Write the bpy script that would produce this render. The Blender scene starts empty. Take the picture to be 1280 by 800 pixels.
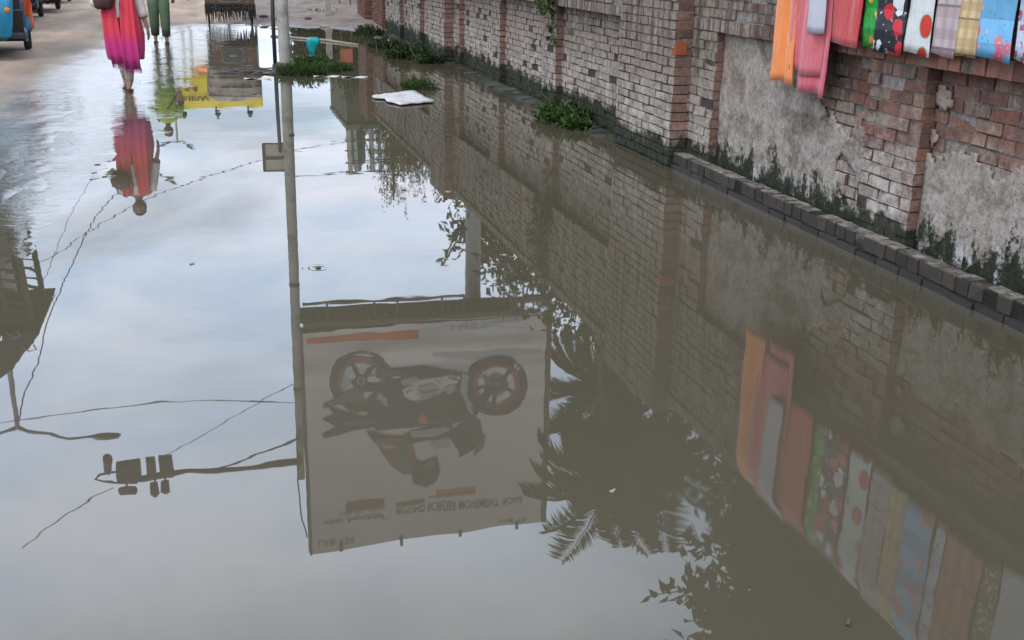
import bpy, bmesh, math, random
import numpy as np
from mathutils import Vector, Matrix, noise
PI=math.pi; R=math.radians
random.seed(7); rnd=random.random
def U(a,b): return a+(b-a)*random.random()
scene=bpy.context.scene; COL=scene.collection
# ---------------------------------------------------------------- camera measures
F=1356.; CX,CY=640.,400.; HC=1.7
def _n(v): return v/np.linalg.norm(v)
_vY=np.array([250-CX,CY+60,-F]); _vD=np.array([563-CX,-(4400-CY),-F])
_Z=-_n(_vD); _Y=_n(_vY-_Z*(_vY@_Z)); _X=np.cross(_Y,_Z)
CM=np.array([_X,_Y,_Z])
def ray(px,py): return _n(CM@np.array([px-CX,CY-py,-F]))
def gnd(px,py,z=0.0):
    d=ray(px,py); t=(z-HC)/d[2]; return Vector((d[0]*t,d[1]*t,z))
def refl(px,py,Yd):            # the real point, Yd metres off, whose mirror image is seen there
    d=ray(px,py); t=Yd/d[1]; return Vector((d[0]*t,Yd,-(HC+d[2]*t)))
# ---------------------------------------------------------------- mesh helper
class MB:
    def __init__(s): s.v=[]; s.f=[]; s.m=[]
    def poly(s,pts,mi=0):
        b=len(s.v); s.v+= [tuple(p) for p in pts]; s.f.append(tuple(range(b,b+len(pts)))); s.m.append(mi)
    def box(s,x0,x1,y0,y1,z0,z1,mi=0,j=0.,M=None):
        b=len(s.v)
        for x,y,z in ((x0,y0,z0),(x1,y0,z0),(x1,y1,z0),(x0,y1,z0),(x0,y0,z1),(x1,y0,z1),(x1,y1,z1),(x0,y1,z1)):
            p=Vector((x+U(-j,j),y+U(-j,j),z+U(-j,j))) if j else Vector((x,y,z))
            if M is not None: p=M@p
            s.v.append(tuple(p))
        for q in ((0,3,2,1),(4,5,6,7),(0,1,5,4),(1,2,6,5),(2,3,7,6),(3,0,4,7)):
            s.f.append(tuple(b+i for i in q)); s.m.append(mi)
    def beam(s,a,b_,w,h=None,mi=0):
        a=Vector(a); b_=Vector(b_); h=h or w; d=(b_-a); L=d.length
        if L<1e-6: return
        q=d.to_track_quat('Z','Y'); M=Matrix.Translation(a)@q.to_matrix().to_4x4()
        s.box(-w/2,w/2,-h/2,h/2,0,L,mi,0,M)
    def tube(s,pts,r,n=8,mi=0,cap=True):
        pts=[Vector(p) for p in pts]; k=len(pts)
        rr=r if isinstance(r,(list,tuple)) else [r]*k
        b=len(s.v); up=None
        for i,p in enumerate(pts):
            t=(pts[min(i+1,k-1)]-pts[max(i-1,0)])
            if t.length<1e-9: t=Vector((0,0,1))
            t.normalize()
            if up is None:
                up=Vector((0,0,1)) if abs(t.z)<.9 else Vector((1,0,0))
            a=t.cross(up); 
            if a.length<1e-6: a=t.cross(Vector((0,1,0)))
            a.normalize(); c=t.cross(a).normalized(); up=-c if False else a.cross(t)
            for q in range(n):
                an=2*PI*q/n; s.v.append(tuple(p+a*math.cos(an)*rr[i]+c*math.sin(an)*rr[i]))
        for i in range(k-1):
            for q in range(n):
                q2=(q+1)%n; s.f.append((b+i*n+q,b+i*n+q2,b+(i+1)*n+q2,b+(i+1)*n+q)); s.m.append(mi)
        if cap:
            s.f.append(tuple(b+q for q in range(n))[::-1]); s.m.append(mi)
            s.f.append(tuple(b+(k-1)*n+q for q in range(n))); s.m.append(mi)
    def loft(s,rings,mi=0,cap=True,closed=True):
        n=len(rings[0]); b=len(s.v)
        for r_ in rings: s.v+=[tuple(p) for p in r_]
        for i in range(len(rings)-1):
            for q in range(n if closed else n-1):
                q2=(q+1)%n; s.f.append((b+i*n+q,b+i*n+q2,b+(i+1)*n+q2,b+(i+1)*n+q)); s.m.append(mi)
        if cap and closed:
            s.f.append(tuple(b+q for q in range(n))[::-1]); s.m.append(mi)
            e=b+(len(rings)-1)*n; s.f.append(tuple(e+q for q in range(n))); s.m.append(mi)
    def ell(s,c,rx,ry,rz,n=12,m=8,mi=0,M=None):
        rings=[]
        for i in range(m+1):
            t=PI*(i+.02)/(m+.04)-PI/2; rings.append([])
            for q in range(n):
                a=2*PI*q/n; p=Vector((rx*math.cos(t)*math.cos(a),ry*math.cos(t)*math.sin(a),rz*math.sin(t)))
                if M is not None: p=M@p
                rings[-1].append(Vector(c)+p)
        s.loft(rings,mi)
    def grid(s,P,mi=0):
        h=len(P); w=len(P[0]); b=len(s.v)
        for r_ in P: s.v+=[tuple(p) for p in r_]
        for i in range(h-1):
            for q in range(w-1):
                s.f.append((b+i*w+q,b+i*w+q+1,b+(i+1)*w+q+1,b+(i+1)*w+q)); s.m.append(mi)
    def wheel(s,c,r,w,ax='x',rim=.6,n=24,mi=0,mr=1):
        # tyre ring section swept round the axle
        prof=[(r*rim,-w*.35),(r*.86,-w*.5),(r*.97,-w*.36),(r,0),(r*.97,w*.36),(r*.86,w*.5),(r*rim,w*.35)]
        rings=[]
        for q in range(n+1):
            a=2*PI*q/n; rings.append([])
            for (rad,o) in prof:
                p=(o,rad*math.cos(a),rad*math.sin(a)) if ax=='x' else (rad*math.cos(a),o,rad*math.sin(a))
                rings[-1].append(Vector(c)+Vector(p))
        s.loft(rings,mi,cap=False)
    def build(s,name,mats,parent=None,smooth=False,loc=None,sh=None):
        o_=Vector((0,0,0))
        if parent is None and loc is not None: o_=Vector(loc)
        elif parent is not None and not parent.get('_local'): o_=root_loc(parent)
        me=bpy.data.meshes.new(name)
        me.from_pydata([(v[0]-o_[0],v[1]-o_[1],v[2]-o_[2]) for v in s.v],[],s.f)
        if not isinstance(mats,(list,tuple)): mats=[mats]
        for m in mats: me.materials.append(m)
        if len(mats)>1: me.polygons.foreach_set('material_index',s.m)
        if smooth: me.polygons.foreach_set('use_smooth',[True]*len(s.f))
        me.update()
        if sh: 
            me.set_sharp_from_angle(angle=R(sh)) if hasattr(me,'set_sharp_from_angle') else None
        o=bpy.data.objects.new(name,me); COL.objects.link(o)
        if parent is not None: o.parent=parent
        elif loc is not None: o.location=loc
        return o
def root_loc(p):
    l=Vector((0,0,0))
    while p is not None: l+=p.location; p=p.parent
    return l
def tag(o,label=None,cat=None,group=None,kind=None):
    if label: o['label']=label
    if cat: o['category']=cat
    if group: o['group']=group
    if kind: o['kind']=kind
    return o
def thing(name,label,cat,loc=(0,0,0),rz=0,group=None):
    o=bpy.data.objects.new(name,None); COL.objects.link(o); o.location=loc; o.empty_display_size=.2
    return tag(o,label,cat,group)
def copytree(o,parent=None,label=None,loc=None,rz=None,scale=None):
    c=o.copy(); COL.objects.link(c); c.parent=parent
    if label: c['label']=label
    if loc is not None: c.location=loc
    if rz is not None: c.rotation_euler=(0,0,rz)
    if scale is not None: c.scale=(scale,)*3
    for ch in list(o.children): copytree(ch,c)
    return c
# ---------------------------------------------------------------- node helper
class NT:
    def __init__(s,name,world=None):
        if world: s.nt=world.node_tree; s.mat=None
        else:
            s.mat=bpy.data.materials.new(name); s.mat.use_nodes=True; s.nt=s.mat.node_tree
        s.nt.nodes.clear()
    def n(s,t,**k):
        x=s.nt.nodes.new(t)
        for a,b in k.items():
            if a=='i':
                for kk,vv in b.items(): s.set(x,kk,vv)
            else: setattr(x,a,b)
        return x
    def set(s,x,k,v):
        sock=x.inputs[k]
        if isinstance(v,bpy.types.NodeSocket): s.nt.links.new(v,sock)
        elif isinstance(v,tuple) and len(v)==3 and sock.type=='RGBA': sock.default_value=(*v,1)
        else: sock.default_value=v
    def pos(s,obj=True):
        return s.n('ShaderNodeTexCoord').outputs['Object'] if obj else s.n('ShaderNodeNewGeometry').outputs['Position']
    def sep(s,v):
        x=s.n('ShaderNodeSeparateXYZ',i={0:v}); return x.outputs
    def map(s,v,sc=(1,1,1),loc=(0,0,0),rot=(0,0,0)):
        x=s.n('ShaderNodeMapping',i={'Vector':v}); x.inputs['Scale'].default_value=sc; x.inputs['Location'].default_value=loc; x.inputs['Rotation'].default_value=rot
        return x.outputs[0]
    def noise(s,v,scale,det=4,rough=.6,dist=0,col=False):
        x=s.n('ShaderNodeTexNoise',i={'Vector':v,'Scale':scale,'Detail':det,'Roughness':rough,'Distortion':dist})
        return x.outputs['Color'] if col else x.outputs['Fac']
    def vor(s,v,scale,feat='F1',out='Distance',rnd_=1.):
        x=s.n('ShaderNodeTexVoronoi',feature=feat,i={'Vector':v,'Scale':scale,'Randomness':rnd_}); return x.outputs[out]
    def ramp(s,f,stops,interp='LINEAR'):
        x=s.n('ShaderNodeValToRGB',i={0:f}); r=x.color_ramp; r.interpolation=interp
        while len(r.elements)<len(stops): r.elements.new(.5)
        for e,(p,c) in zip(r.elements,stops):
            e.position=p; e.color=(*c,1) if isinstance(c,tuple) else (c,c,c,1)
        return x.outputs[0]
    def rng(s,f,a,b,c=0.,d=1.):
        return s.n('ShaderNodeMapRange',i={0:f,1:a,2:b,3:c,4:d}).outputs[0]
    def math(s,op,a,b=0.,c=0.): return s.n('ShaderNodeMath',operation=op,i={0:a,1:b,2:c}).outputs[0]
    def mix(s,f,a,b,mode='MIX'):
        x=s.n('ShaderNodeMix',data_type='RGBA',blend_type=mode); s.set(x,0,f); s.set(x,6,a); s.set(x,7,b); return x.outputs[2]
    def bump(s,h,st=.3,d=.01,nrm=None):
        x=s.n('ShaderNodeBump',i={'Height':h,'Strength':st,'Distance':d})
        if nrm is not None: s.set(x,'Normal',nrm)
        return x.outputs[0]
    def out(s,col,rough=.7,bump=None,metal=0.,spec=.5,ior=1.5,alpha=None,trans=0.,emis=None,es=0.,sss=0.,sheen=0):
        p=s.n('ShaderNodeBsdfPrincipled',i={'Base Color':col,'Roughness':rough,'Metallic':metal,'IOR':ior,'Specular IOR Level':spec})
        if bump is not None: s.set(p,'Normal',bump)
        if trans: s.set(p,'Transmission Weight',trans)
        if emis is not None: s.set(p,'Emission Color',emis); s.set(p,'Emission Strength',es)
        if sheen: s.set(p,'Sheen Weight',sheen)
        o=s.n('ShaderNodeOutputMaterial'); s.nt.links.new(p.outputs[0],o.inputs[0]); return s.mat
_mc={}
def M_(name,col,rough=.6,metal=0.,var=.25,scale=6.,bs=.15,spec=.5,dirt=None):
    if name in _mc: return _mc[name]
    t=NT(name); p=t.pos(); n1=t.noise(p,scale,5); n2=t.noise(p,scale*7,3)
    dark=tuple(c*(1-var) for c in col); lite=tuple(min(1,c*(1+var)) for c in col)
    c=t.ramp(n1,[(.3,dark),(.7,lite)])
    if dirt:
        m=t.ramp(t.noise(p,scale*.6,6,.7),[(.5,0.),(.68,1.)]); c=t.mix(m,c,dirt)
    b=t.bump(n2,bs,.004)
    r_=t.rng(n1,.3,.7,max(0,rough-.12),min(1,rough+.12))
    _mc[name]=t.out(c,r_,b,metal,spec); return _mc[name]
# ---------------------------------------------------------------- materials
def mat_brick(name,red,white_hi,seed=0.):
    t=NT(name); pw=t.pos(False); o=t.sep(pw); z=o[2]; y=o[1]
    ri=t.n('ShaderNodeNewGeometry').outputs['Random Per Island']
    base=t.ramp(ri,[(0,(.12,.055,.042)),(.25,(.26,.11,.075)),(.5,(.20,.10,.075)),(.75,(.31,.14,.092)),(1,(.13,.09,.072))])
    base=t.mix(t.rng(t.noise(pw,40,4),.3,.7),base,t.mix(1.,base,(.55,.5,.5),'MULTIPLY'))
    gre=t.ramp(t.noise(pw,26,6,.75),[(.3,(.125,.095,.075)),(.55,(.29,.235,.19)),(.75,(.44,.38,.325))])
    # old lime wash: strong low down, thin and dirty above
    n=t.noise(pw,3.1,7,.72); n2=t.noise(pw,17,5,.7)
    hi=t.rng(z,.0,2.1,.66,.50)
    far=t.rng(y,5.6,8.4,-.22 if red else 0.,.12)
    lo=t.rng(z,.25,.8,.22 if red else .03,0.)
    m=t.math('ADD',t.math('ADD',t.math('MULTIPLY',n,.75),t.math('MULTIPLY',n2,.45)),t.math('ADD',t.math('ADD',hi,far),t.math('ADD',lo,-.68)))
    m=t.math('ADD',m,t.math('MULTIPLY',ri,.22))
    m=t.ramp(m,[(.40,0.),(.58,1.)])
    sd=t.rng(t.sep(t.n('ShaderNodeNewGeometry').outputs['True Normal'])[1],-.5,-.8,1.,.25)
    m=t.math('MULTIPLY',m,sd)
    c=t.mix(m,base,gre)
    wm=t.math('MULTIPLY',t.ramp(t.noise(pw,6,6,.8),[(.42,0.),(.6,1.)]),t.rng(z,.95,.35,0.,1.))
    c=t.mix(t.math('MULTIPLY',t.math('MULTIPLY',wm,.8),sd),c,t.ramp(n2,[(.3,(.38,.34,.30)),(.7,(.62,.58,.53))]))
    c=t.mix(t.ramp(t.noise(pw,11,7,.8),[(.5,0.),(.7,.65)]),c,(.07,.052,.042))
    # soot and rain streaks under the coping
    st=t.noise(t.map(pw,(1,9,.7)),2.,4,.6)
    sm=t.math('MULTIPLY',t.ramp(st,[(.42,0.),(.62,1.)]),t.rng(z,.62,1.08,0.,.85))
    c=t.mix(sm,c,(.075,.058,.048))
    # algae at the foot
    al=t.math('ADD',t.noise(pw,5,7,.75),t.rng(z,.02,.42,.42,-.22))
    am=t.ramp(al,[(.52,0.),(.62,1.)])
    c=t.mix(am,c,t.ramp(n2,[(.35,(.012,.014,.010)),(.7,(.05,.055,.032))]))
    h=t.math('ADD',t.math('MULTIPLY',t.noise(pw,60,5,.7),.6),t.math('MULTIPLY',t.noise(pw,14,4),1.))
    return t.out(c,.88,t.bump(h,.7,.012),spec=.25)
def mat_mortar(name):
    t=NT(name); pw=t.pos(False); o=t.sep(pw); z=o[2]
    dk=t.ramp(t.noise(pw,22,6,.7),[(.3,(.028,.024,.02)),(.6,(.075,.062,.052)),(.8,(.15,.13,.115))])
    lt=t.ramp(t.noise(pw,30,6,.7),[(.35,(.13,.11,.095)),(.6,(.26,.235,.215)),(.8,(.36,.34,.32))])
    k=t.math('ADD',t.math('MULTIPLY',t.noise(pw,2.2,5),.8),t.math('ADD',t.rng(z,.5,1.2,-.12,.12),t.rng(o[1],6.,14.,.06,-.16)))
    c=t.mix(t.ramp(k,[(.36,0.),(.46,1.)]),dk,lt)
    c=t.mix(t.math('MULTIPLY',t.ramp(t.noise(pw,5,7,.75),[(.3,0.),(.5,1.)]),t.rng(z,.1,.4,1.,0.)),c,(.02,.02,.014))
    return t.out(c,.95,t.bump(t.noise(pw,70,4),.8,.01),spec=.2)
def mat_plaster():
    t=NT('lime plaster'); pw=t.pos(False); o=t.sep(pw); z=o[2]
    n=t.noise(pw,3.5,8,.75); n2=t.noise(pw,30,6,.75); n3=t.noise(pw,9,6,.7)
    c=t.ramp(n,[(.3,(.10,.08,.068)),(.43,(.25,.21,.17)),(.55,(.42,.375,.33)),(.68,(.20,.16,.128))])
    c=t.mix(t.ramp(n2,[(.4,0.),(.65,1.)]),c,t.mix(1.,c,(.62,.58,.55),'MULTIPLY'))
    c=t.mix(t.math('MULTIPLY',t.ramp(n3,[(.5,0.),(.66,1.)]),t.rng(z,.15,.6,.95,.2)),c,(.44,.43,.43))
    c=t.mix(t.math('MULTIPLY',t.ramp(t.noise(pw,2.2,5),[(.46,0.),(.6,1.)]),t.rng(z,.55,1.1,0.,.5)),c,(.2,.085,.06))
    w=t.ramp(t.math('ADD',t.noise(pw,5,6,.7),t.rng(z,.1,.3,.2,-.2)),[(.5,0.),(.64,1.)])
    c=t.mix(t.math('MULTIPLY',w,.8),c,(.5,.5,.5))
    v=t.vor(t.mix(.3,pw,t.noise(pw,7,6,.7,col=True)),4,'DISTANCE_TO_EDGE')
    crack=t.math('MULTIPLY',t.ramp(v,[(.0,.8),(.012,0.)]),t.ramp(t.noise(pw,2.9,4),[(.58,0.),(.62,1.)]))
    c=t.mix(crack,c,(.02,.018,.014))
    al=t.math('ADD',t.noise(t.map(pw,(1,1.1,.85)),4.6,10,.82),t.rng(z,.1,.6,.16,-.18))
    am=t.ramp(al,[(.53,0.),(.585,1.)])
    c=t.mix(t.ramp(t.noise(pw,48,5,.8),[(.56,0.),(.66,.8)]),c,(.06,.048,.038))
    c=t.mix(am,c,t.ramp(n2,[(.35,(.010,.012,.008)),(.7,(.045,.05,.028))]))
    h=t.math('SUBTRACT',t.math('ADD',n2,t.math('MULTIPLY',n3,1.5)),t.math('MULTIPLY',crack,2.))
    return t.out(c,.92,t.bump(h,.75,.012),spec=.2)
def mat_water():
    t=NT('muddy flood water'); pw=t.pos(False); o=t.sep(pw)
    n=t.noise(pw,.35,4); 
    c=t.ramp(n,[(.3,(.068,.058,.038)),(.7,(.080,.069,.046))])
    c=t.mix(t.ramp(t.noise(pw,1.6,6,.7),[(.5,0.),(.75,.3)]),c,(.068,.068,.044))
    # a breath of wind close to the shallow left edge, slow swell elsewhere
    off=t.math('SUBTRACT',o[0],t.math('ADD',t.math('MULTIPLY',o[1],.105),-1.95))
    sm=t.rng(t.math('ADD',off,t.math('MULTIPLY',t.math('SUBTRACT',t.noise(pw,1.6,3),.5),1.1)),.15,-.5,0.,1.)
    a=t.noise(t.map(pw,(1,1.6,1)),2.2,2,.5); b=t.noise(t.map(pw,(.75,1.5,1)),8.5,4,.6)
    m=t.noise(t.map(pw,(1,1.2,1)),7,2,.5)
    h=t.math('ADD',t.math('MULTIPLY',a,.00035),t.math('MULTIPLY',m,.000025))
    h=t.math('ADD',h,t.math('MULTIPLY',b,t.math('ADD',.000004,t.math('MULTIPLY',sm,.0085))))
    d=gnd(398,335)
    dx=t.math('SUBTRACT',o[0],d.x); dy=t.math('SUBTRACT',o[1],d.y)
    rr=t.math('SQRT',t.math('ADD',t.math('MULTIPLY',dx,dx),t.math('MULTIPLY',dy,dy)))
    rp=t.math('MULTIPLY',t.math('SINE',t.math('MULTIPLY',rr,170.)),t.math('MULTIPLY',t.rng(rr,.02,.10,1.,0.),.0004))
    h=t.math('ADD',h,rp)
    film=t.ramp(t.noise(t.map(pw,(1.2,.5,1)),1.1,6,.7),[(.48,0.),(.62,1.)])
    ro=t.math('ADD',.01,t.math('MULTIPLY',film,t.rng(o[0],.6,2.6,.0,.05)))
    return t.out(c,ro,t.bump(h,1.,1.),ior=1.44)
def mat_ground():
    t=NT('dusty asphalt road'); pw=t.pos(False); o=t.sep(pw); z=o[2]
    dist=t.noise(pw,1.3,6,.7); n2=t.noise(pw,18,5,.7)
    st=t.noise(t.map(pw,(1.,.3,1),rot=(0,0,R(8))),1.2,5,.65)
    dry=t.ramp(st,[(.3,(.25,.17,.115)),(.5,(.38,.285,.21)),(.7,(.50,.40,.315))])
    dry=t.mix(t.math('MULTIPLY',n2,.35),dry,(.14,.11,.09))
    wet=t.ramp(t.noise(pw,5,6,.7),[(.35,(.055,.045,.038)),(.65,(.13,.105,.088))])
    zz=t.math('ADD',z,t.math('MULTIPLY',t.math('SUBTRACT',dist,.5),.014))
    m=t.ramp(t.rng(zz,.004,.034),[(0,0.),(.5,.45),(1,1.)])
    c=t.mix(m,wet,dry)
    rough=t.ramp(t.rng(zz,.002,.024),[(0,.07),(.5,.24),(1,.8)])
    h=t.math('ADD',t.math('MULTIPLY',t.noise(t.map(pw,(1,1.3,1)),20,4,.6),.6),t.math('MULTIPLY',t.noise(t.map(pw,(1,1.5,1)),5,3,.5),1.3))
    h2=t.math('MULTIPLY',h,t.rng(zz,0.,.035,.0032,.012))
    sp=t.rng(zz,.004,.03,.8,.15)
    return t.out(c,rough,t.bump(h2,1.,1.),ior=1.4,spec=sp)
def mat_mud():
    t=NT('grey brown mud bank'); pw=t.pos(False)
    c=t.ramp(t.noise(pw,1.8,7,.72),[(.3,(.11,.085,.068)),(.5,(.2,.16,.135)),(.7,(.28,.24,.21))])
    z=t.sep(pw)[2]
    c=t.mix(t.rng(z,.0,.05,.8,0.),c,(.06,.048,.038))
    h=t.math('ADD',t.noise(pw,9,6,.7),t.math('MULTIPLY',t.noise(pw,2.5,3),2.))
    return t.out(c,t.rng(z,0.,.06,.35,.9),t.bump(h,.8,.03),spec=.3)
def mat_leaf(name,a,b,rough=.5):
    if name in _mc: return _mc[name]
    t=NT(name); ri=t.n('ShaderNodeNewGeometry').outputs['Random Per Island']
    c=t.ramp(ri,[(0,a),(.75,b),(1,tuple(min(1,x*1.7) for x in b))])
    c=t.mix(t.rng(t.noise(t.pos(),1.6,3),.35,.65,0.,.6),c,tuple(x*.55 for x in a))
    p=t.n('ShaderNodeBsdfPrincipled',i={'Base Color':c,'Roughness':rough,'Specular IOR Level':.3})
    tr=t.n('ShaderNodeBsdfTranslucent',i={'Color':c}); mx=t.n('ShaderNodeMixShader',i={0:.25})
    t.nt.links.new(p.outputs[0],mx.inputs[1]); t.nt.links.new(tr.outputs[0],mx.inputs[2])
    oo=t.n('ShaderNodeOutputMaterial'); t.nt.links.new(mx.outputs[0],oo.inputs[0]); _mc[name]=t.mat; return t.mat
BRICK=mat_brick('weathered brick',True,0); BRICKR=BRICK
MORT=mat_mortar('old mortar'); PLAST=mat_plaster(); WATER=mat_water(); GROUND=mat_ground(); MUD=mat_mud()
def mat_redpost():
    t=NT('red end brick'); pw=t.pos(False); ri=t.n('ShaderNodeNewGeometry').outputs['Random Per Island']
    c=t.ramp(ri,[(0,(.13,.05,.038)),(.5,(.2,.085,.06)),(1,(.16,.1,.08))])
    c=t.mix(t.ramp(t.noise(pw,7,6,.7),[(.45,0.),(.6,.7)]),c,(.1,.075,.06))
    return t.out(c,.9,t.bump(t.noise(pw,40,4),.6,.01),spec=.2)
REDB=mat_redpost()
# ---------------------------------------------------------------- ground and water
def shore(Y):
    pts=[(-8,-3.3),(2,-2.3),(5,-1.7),(8.7,-1.55),(13,-1.5),(17,-1.2),(21,-.95),(25,-.45),(26.3,.5),(27.4,1.2),(40,1.4)]
    for (a,x0),(b,x1) in zip(pts,pts[1:]):
        if Y<=b: return x0+(x1-x0)*(Y-a)/(b-a)
    return pts[-1][1]
def bankY(X):          # far end of the flood
    return 25.3+1.1*math.sin(X*.9+.4)+.25*math.sin(X*5.1) if X>1.2 else 26.6
def ghgt(X,Y):
    s=shore(Y); d=s-X                       # >0 on the road side
    nz=noise.fractal(Vector((X*1.3,Y*.55,0)),1.,2.,5)
    n2=noise.fractal(Vector((X*5,Y*2.4,3)),1.,2.,4)
    if d>0: h=min(.02*d,.05+.003*(d-2.5)); h=h+.006*nz+.003*n2*max(0,1-abs(d)/3.)
    elif X<(.105*Y-1.75) : h=-.001*min(1,-d/.5)+.004*nz+.0065*n2-.010*max(0,X-(.105*Y-2.3))/.5
    else: h=max(-.18,.02*d)+.004*nz+.002*n2
    if X>-.2:
        e=Y-bankY(X); k=min(1,max(0,(X+.2)/.8))
        if e>-1.5:
            b=max(-.18,.05*e) if e<0 else min(.34,.055*e+.02)
            b+=.035*noise.fractal(Vector((X*1.1,Y*1.1,7)),1.,2.,5)*min(1,max(.1,(e+1)/2))+.02*n2
            h=h*(1-k)+max(h,b)*k
    return h
def axis(segs):
    out=[segs[0][0]]
    for a,b,st in segs:
        n=max(1,round((b-a)/st)); out+=[a+(b-a)*(i+1)/n for i in range(n)]
    return out
g=MB()
xs=axis([(-400,-40,60),(-40,-9,4),(-9,-4.2,.3),(-4.2,1.3,.045),(1.3,5,.12),(5,14,.8),(14,60,8),(60,400,60)])
ys=axis([(-60,-8,8),(-8,4,.6),(4,20,.09),(20,34,.14),(34,60,1.5),(60,700,60)])
P=[[(x,y,ghgt(x,y) if (-9<=x<=14 and -8<=y<=60) else (.06 if x<6 else .1)) for x in xs] for y in ys]
P=[[(x,y,(z if x<4.3 else max(z,.12))) for (x,y,z) in row] for row in P]
g.grid(P)
for i,f_ in enumerate(g.f):
    c=[sum(g.v[k][q] for k in f_)/4 for q in (0,1)]
    if c[0]>4. or (c[0]>1.25 and c[1]>24) : g.m[i]=1
    elif c[0]>.9 and c[1]>26.5: g.m[i]=1
tag(g.build('ground',[GROUND,MUD],smooth=True),kind='structure')
w=MB(); w.poly([(-6,-9,0),(3.86,-9,0),(3.86,30,0),(-6,30,0)])
tag(w.build('flood_water',WATER),kind='structure')
# ---------------------------------------------------------------- the brick boundary wall
XF,XR,XB,XK=3.83,3.905,3.68,4.12     # pier face, recessed panel face, buttress face, back
ZT=2.13; CO=.073
wall=thing('boundary_wall','long weathered brick boundary wall with buttresses, patchy plaster and algae along the flood water','wall',(XF,10,0))
def bricks(mb,x,y0,y1,z0,z1,depth,off=0,miss=0.,ln=.22,z_course=CO):
    n=round((z1-z0)/z_course); ch=(z1-z0)/n
    for r_ in range(n):
        z=z0+r_*ch; y=y0-(ln/2 if (r_+off)%2 else 0)
        while y<y1-.01:
            a=max(y,y0); b=min(y+ln,y1); y+=ln
            if b-a<.03: continue
            if rnd()<miss: continue
            dx=random.gauss(0,.0045)-(.006 if rnd()<.06 else 0)+(.018 if rnd()<.05 else 0)
            mb.box(x+dx,x+dx+depth,a+.005+U(0,.004),b-.005-U(0,.003),z+.004,z+ch-.004-U(0,.003),0,.005)
def backing(mb,x,y0,y1,z0,z1): mb.box(x+.011,XK-.02,y0+.014,y1-.014,z0,z1,1)
def seg(name,x,y0,y1,z0=-.2,z1=1.14,mat=None,depth=.07,off=0):
    mb=MB(); bricks(mb,x,y0,y1,z0,z1,depth,off); backing(mb,x,y0+.002,y1-.002,z0,z1)
    return mb.build(name,[mat or BRICK,MORT],wall)
panels=[(-2.3,-.3),(.2,2.3),(2.95,5.28),(5.85,7.95),(9.95,12.08),(12.6,14.6),(15.1,17.12),(19.05,20.45),(20.95,22.65),(23.1,25.0)]
edges=[-3.]+[e for p in panels for e in p]+[28.]
for i in range(0,len(edges),2):
    a,b=edges[i],edges[i+1]
    seg('brick_pier',XF,a,b,-.2,1.14,REDB if a>24 else None,XK-XF-.02)
for k,(a,b) in enumerate(panels):
    seg('recessed_panel',XR,a+.001,b-.001,-.2,1.14,None,.07,k)
# upper band: a course of bricks on end, then brickwork, then coping
mb=MB(); y=-3.
while y<28:
    dx=random.gauss(0,.004)
    mb.box(XF-.012+dx,XF+.1,y+.004,y+.096-U(0,.004),1.145,1.235,2 if y<6.1 and rnd()<.8 else 0,.003); y+=.1
mb.box(XF+.01,XK,-3,28,1.143,1.243,1)
mb.build('soldier_course',[BRICK,MORT,M_('faded red brick',(.22,.095,.065),.9,0,.5,9,.7,dirt=(.15,.12,.10))],wall)
mb=MB(); bricks(mb,XF,-3,28,1.245,ZT-.09,.12,1); mb.box(XF+.014,XK,-3,28,1.2435,ZT-.09,1)
mb.build('upper_brickwork',[BRICK,MORT],wall)
mb=MB(); y=-3.
while y<28:
    mb.box(XF-.03+random.gauss(0,.004),XK+.03,y+.005,y+.12,ZT-.087,ZT+U(-.006,.006),0,.004); y+=.125
mb.box(XF-.005,XK+.01,-3,28,ZT-.089,ZT-.012,1)
mb.build('coping',[BRICK,MORT],wall)
for (a,b,top) in ((8.4,9.7,ZT+.1),(17.55,18.8,ZT+.1),(26.7,28.1,ZT+.15)):
    mt=REDB if a>25 else BRICK
    mb=MB(); n=round((top+.2)/CO); ch=(top+.2)/n
    for r_ in range(n):
        z=-.2+r_*ch; cut=[a,a+.125+(.12 if r_%2 else 0)]
        while cut[-1]<b-.3: cut.append(cut[-1]+.245)
        cut.append(b)
        for p,q in zip(cut,cut[1:]):
            dx=random.gauss(0,.004)
            mb.box(XB+dx,XF-.002,p+.005+U(0,.004),q-.005,z+.005,z+ch-.007,0,.004)
    mb.box(XB+.016,XF-.001,a+.014,b-.014,-.2,top,1)
    mb.box(XF+.03,XK-.01,a+.014,b-.014,ZT+.01,top,1)
    if a<9:
        for mbx in (0,): mb.box(XB-.002,XB+.10,a-.006,a+.06,.93,1.03,2,.004)
    mb.build('buttress',[mt,MORT,M_('bare red brick',(.28,.07,.03),.9,0,.3,14,.4)],wall)
# ledge of bricks on edge at the foot
mb=MB(); y=-3.
while y<8.35:
    
    if rnd()>.03: mb.box(3.727+random.gauss(0,.003)+(.02 if rnd()<.06 else 0),XF-.002,y+.004,y+.105,.045,.132+random.gauss(0,.002)-(.010 if rnd()<.08 else 0),0,.004)
    y+=.108
y=-3.
while y<8.35:
    mb.box(3.708+random.gauss(0,.004),XF-.003,y+.004,y+.216,-.2,.038+random.gauss(0,.003),0,.004); y+=.22
mb.box(3.738,XF-.004,-3,8.36,-.2,.125,1)
t=NT('wet ledge brick'); pw=t.pos(False); zz=t.sep(pw)[2]; ri=t.n('ShaderNodeNewGeometry').outputs['Random Per Island']
c=t.ramp(ri,[(0,(.022,.017,.013)),(.5,(.036,.027,.021)),(1,(.055,.04,.03))])
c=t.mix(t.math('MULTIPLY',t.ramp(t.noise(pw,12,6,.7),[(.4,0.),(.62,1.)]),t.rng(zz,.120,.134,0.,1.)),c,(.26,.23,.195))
c=t.mix(t.rng(zz,.06,.0,0.,.9),c,(.022,.022,.018))
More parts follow.
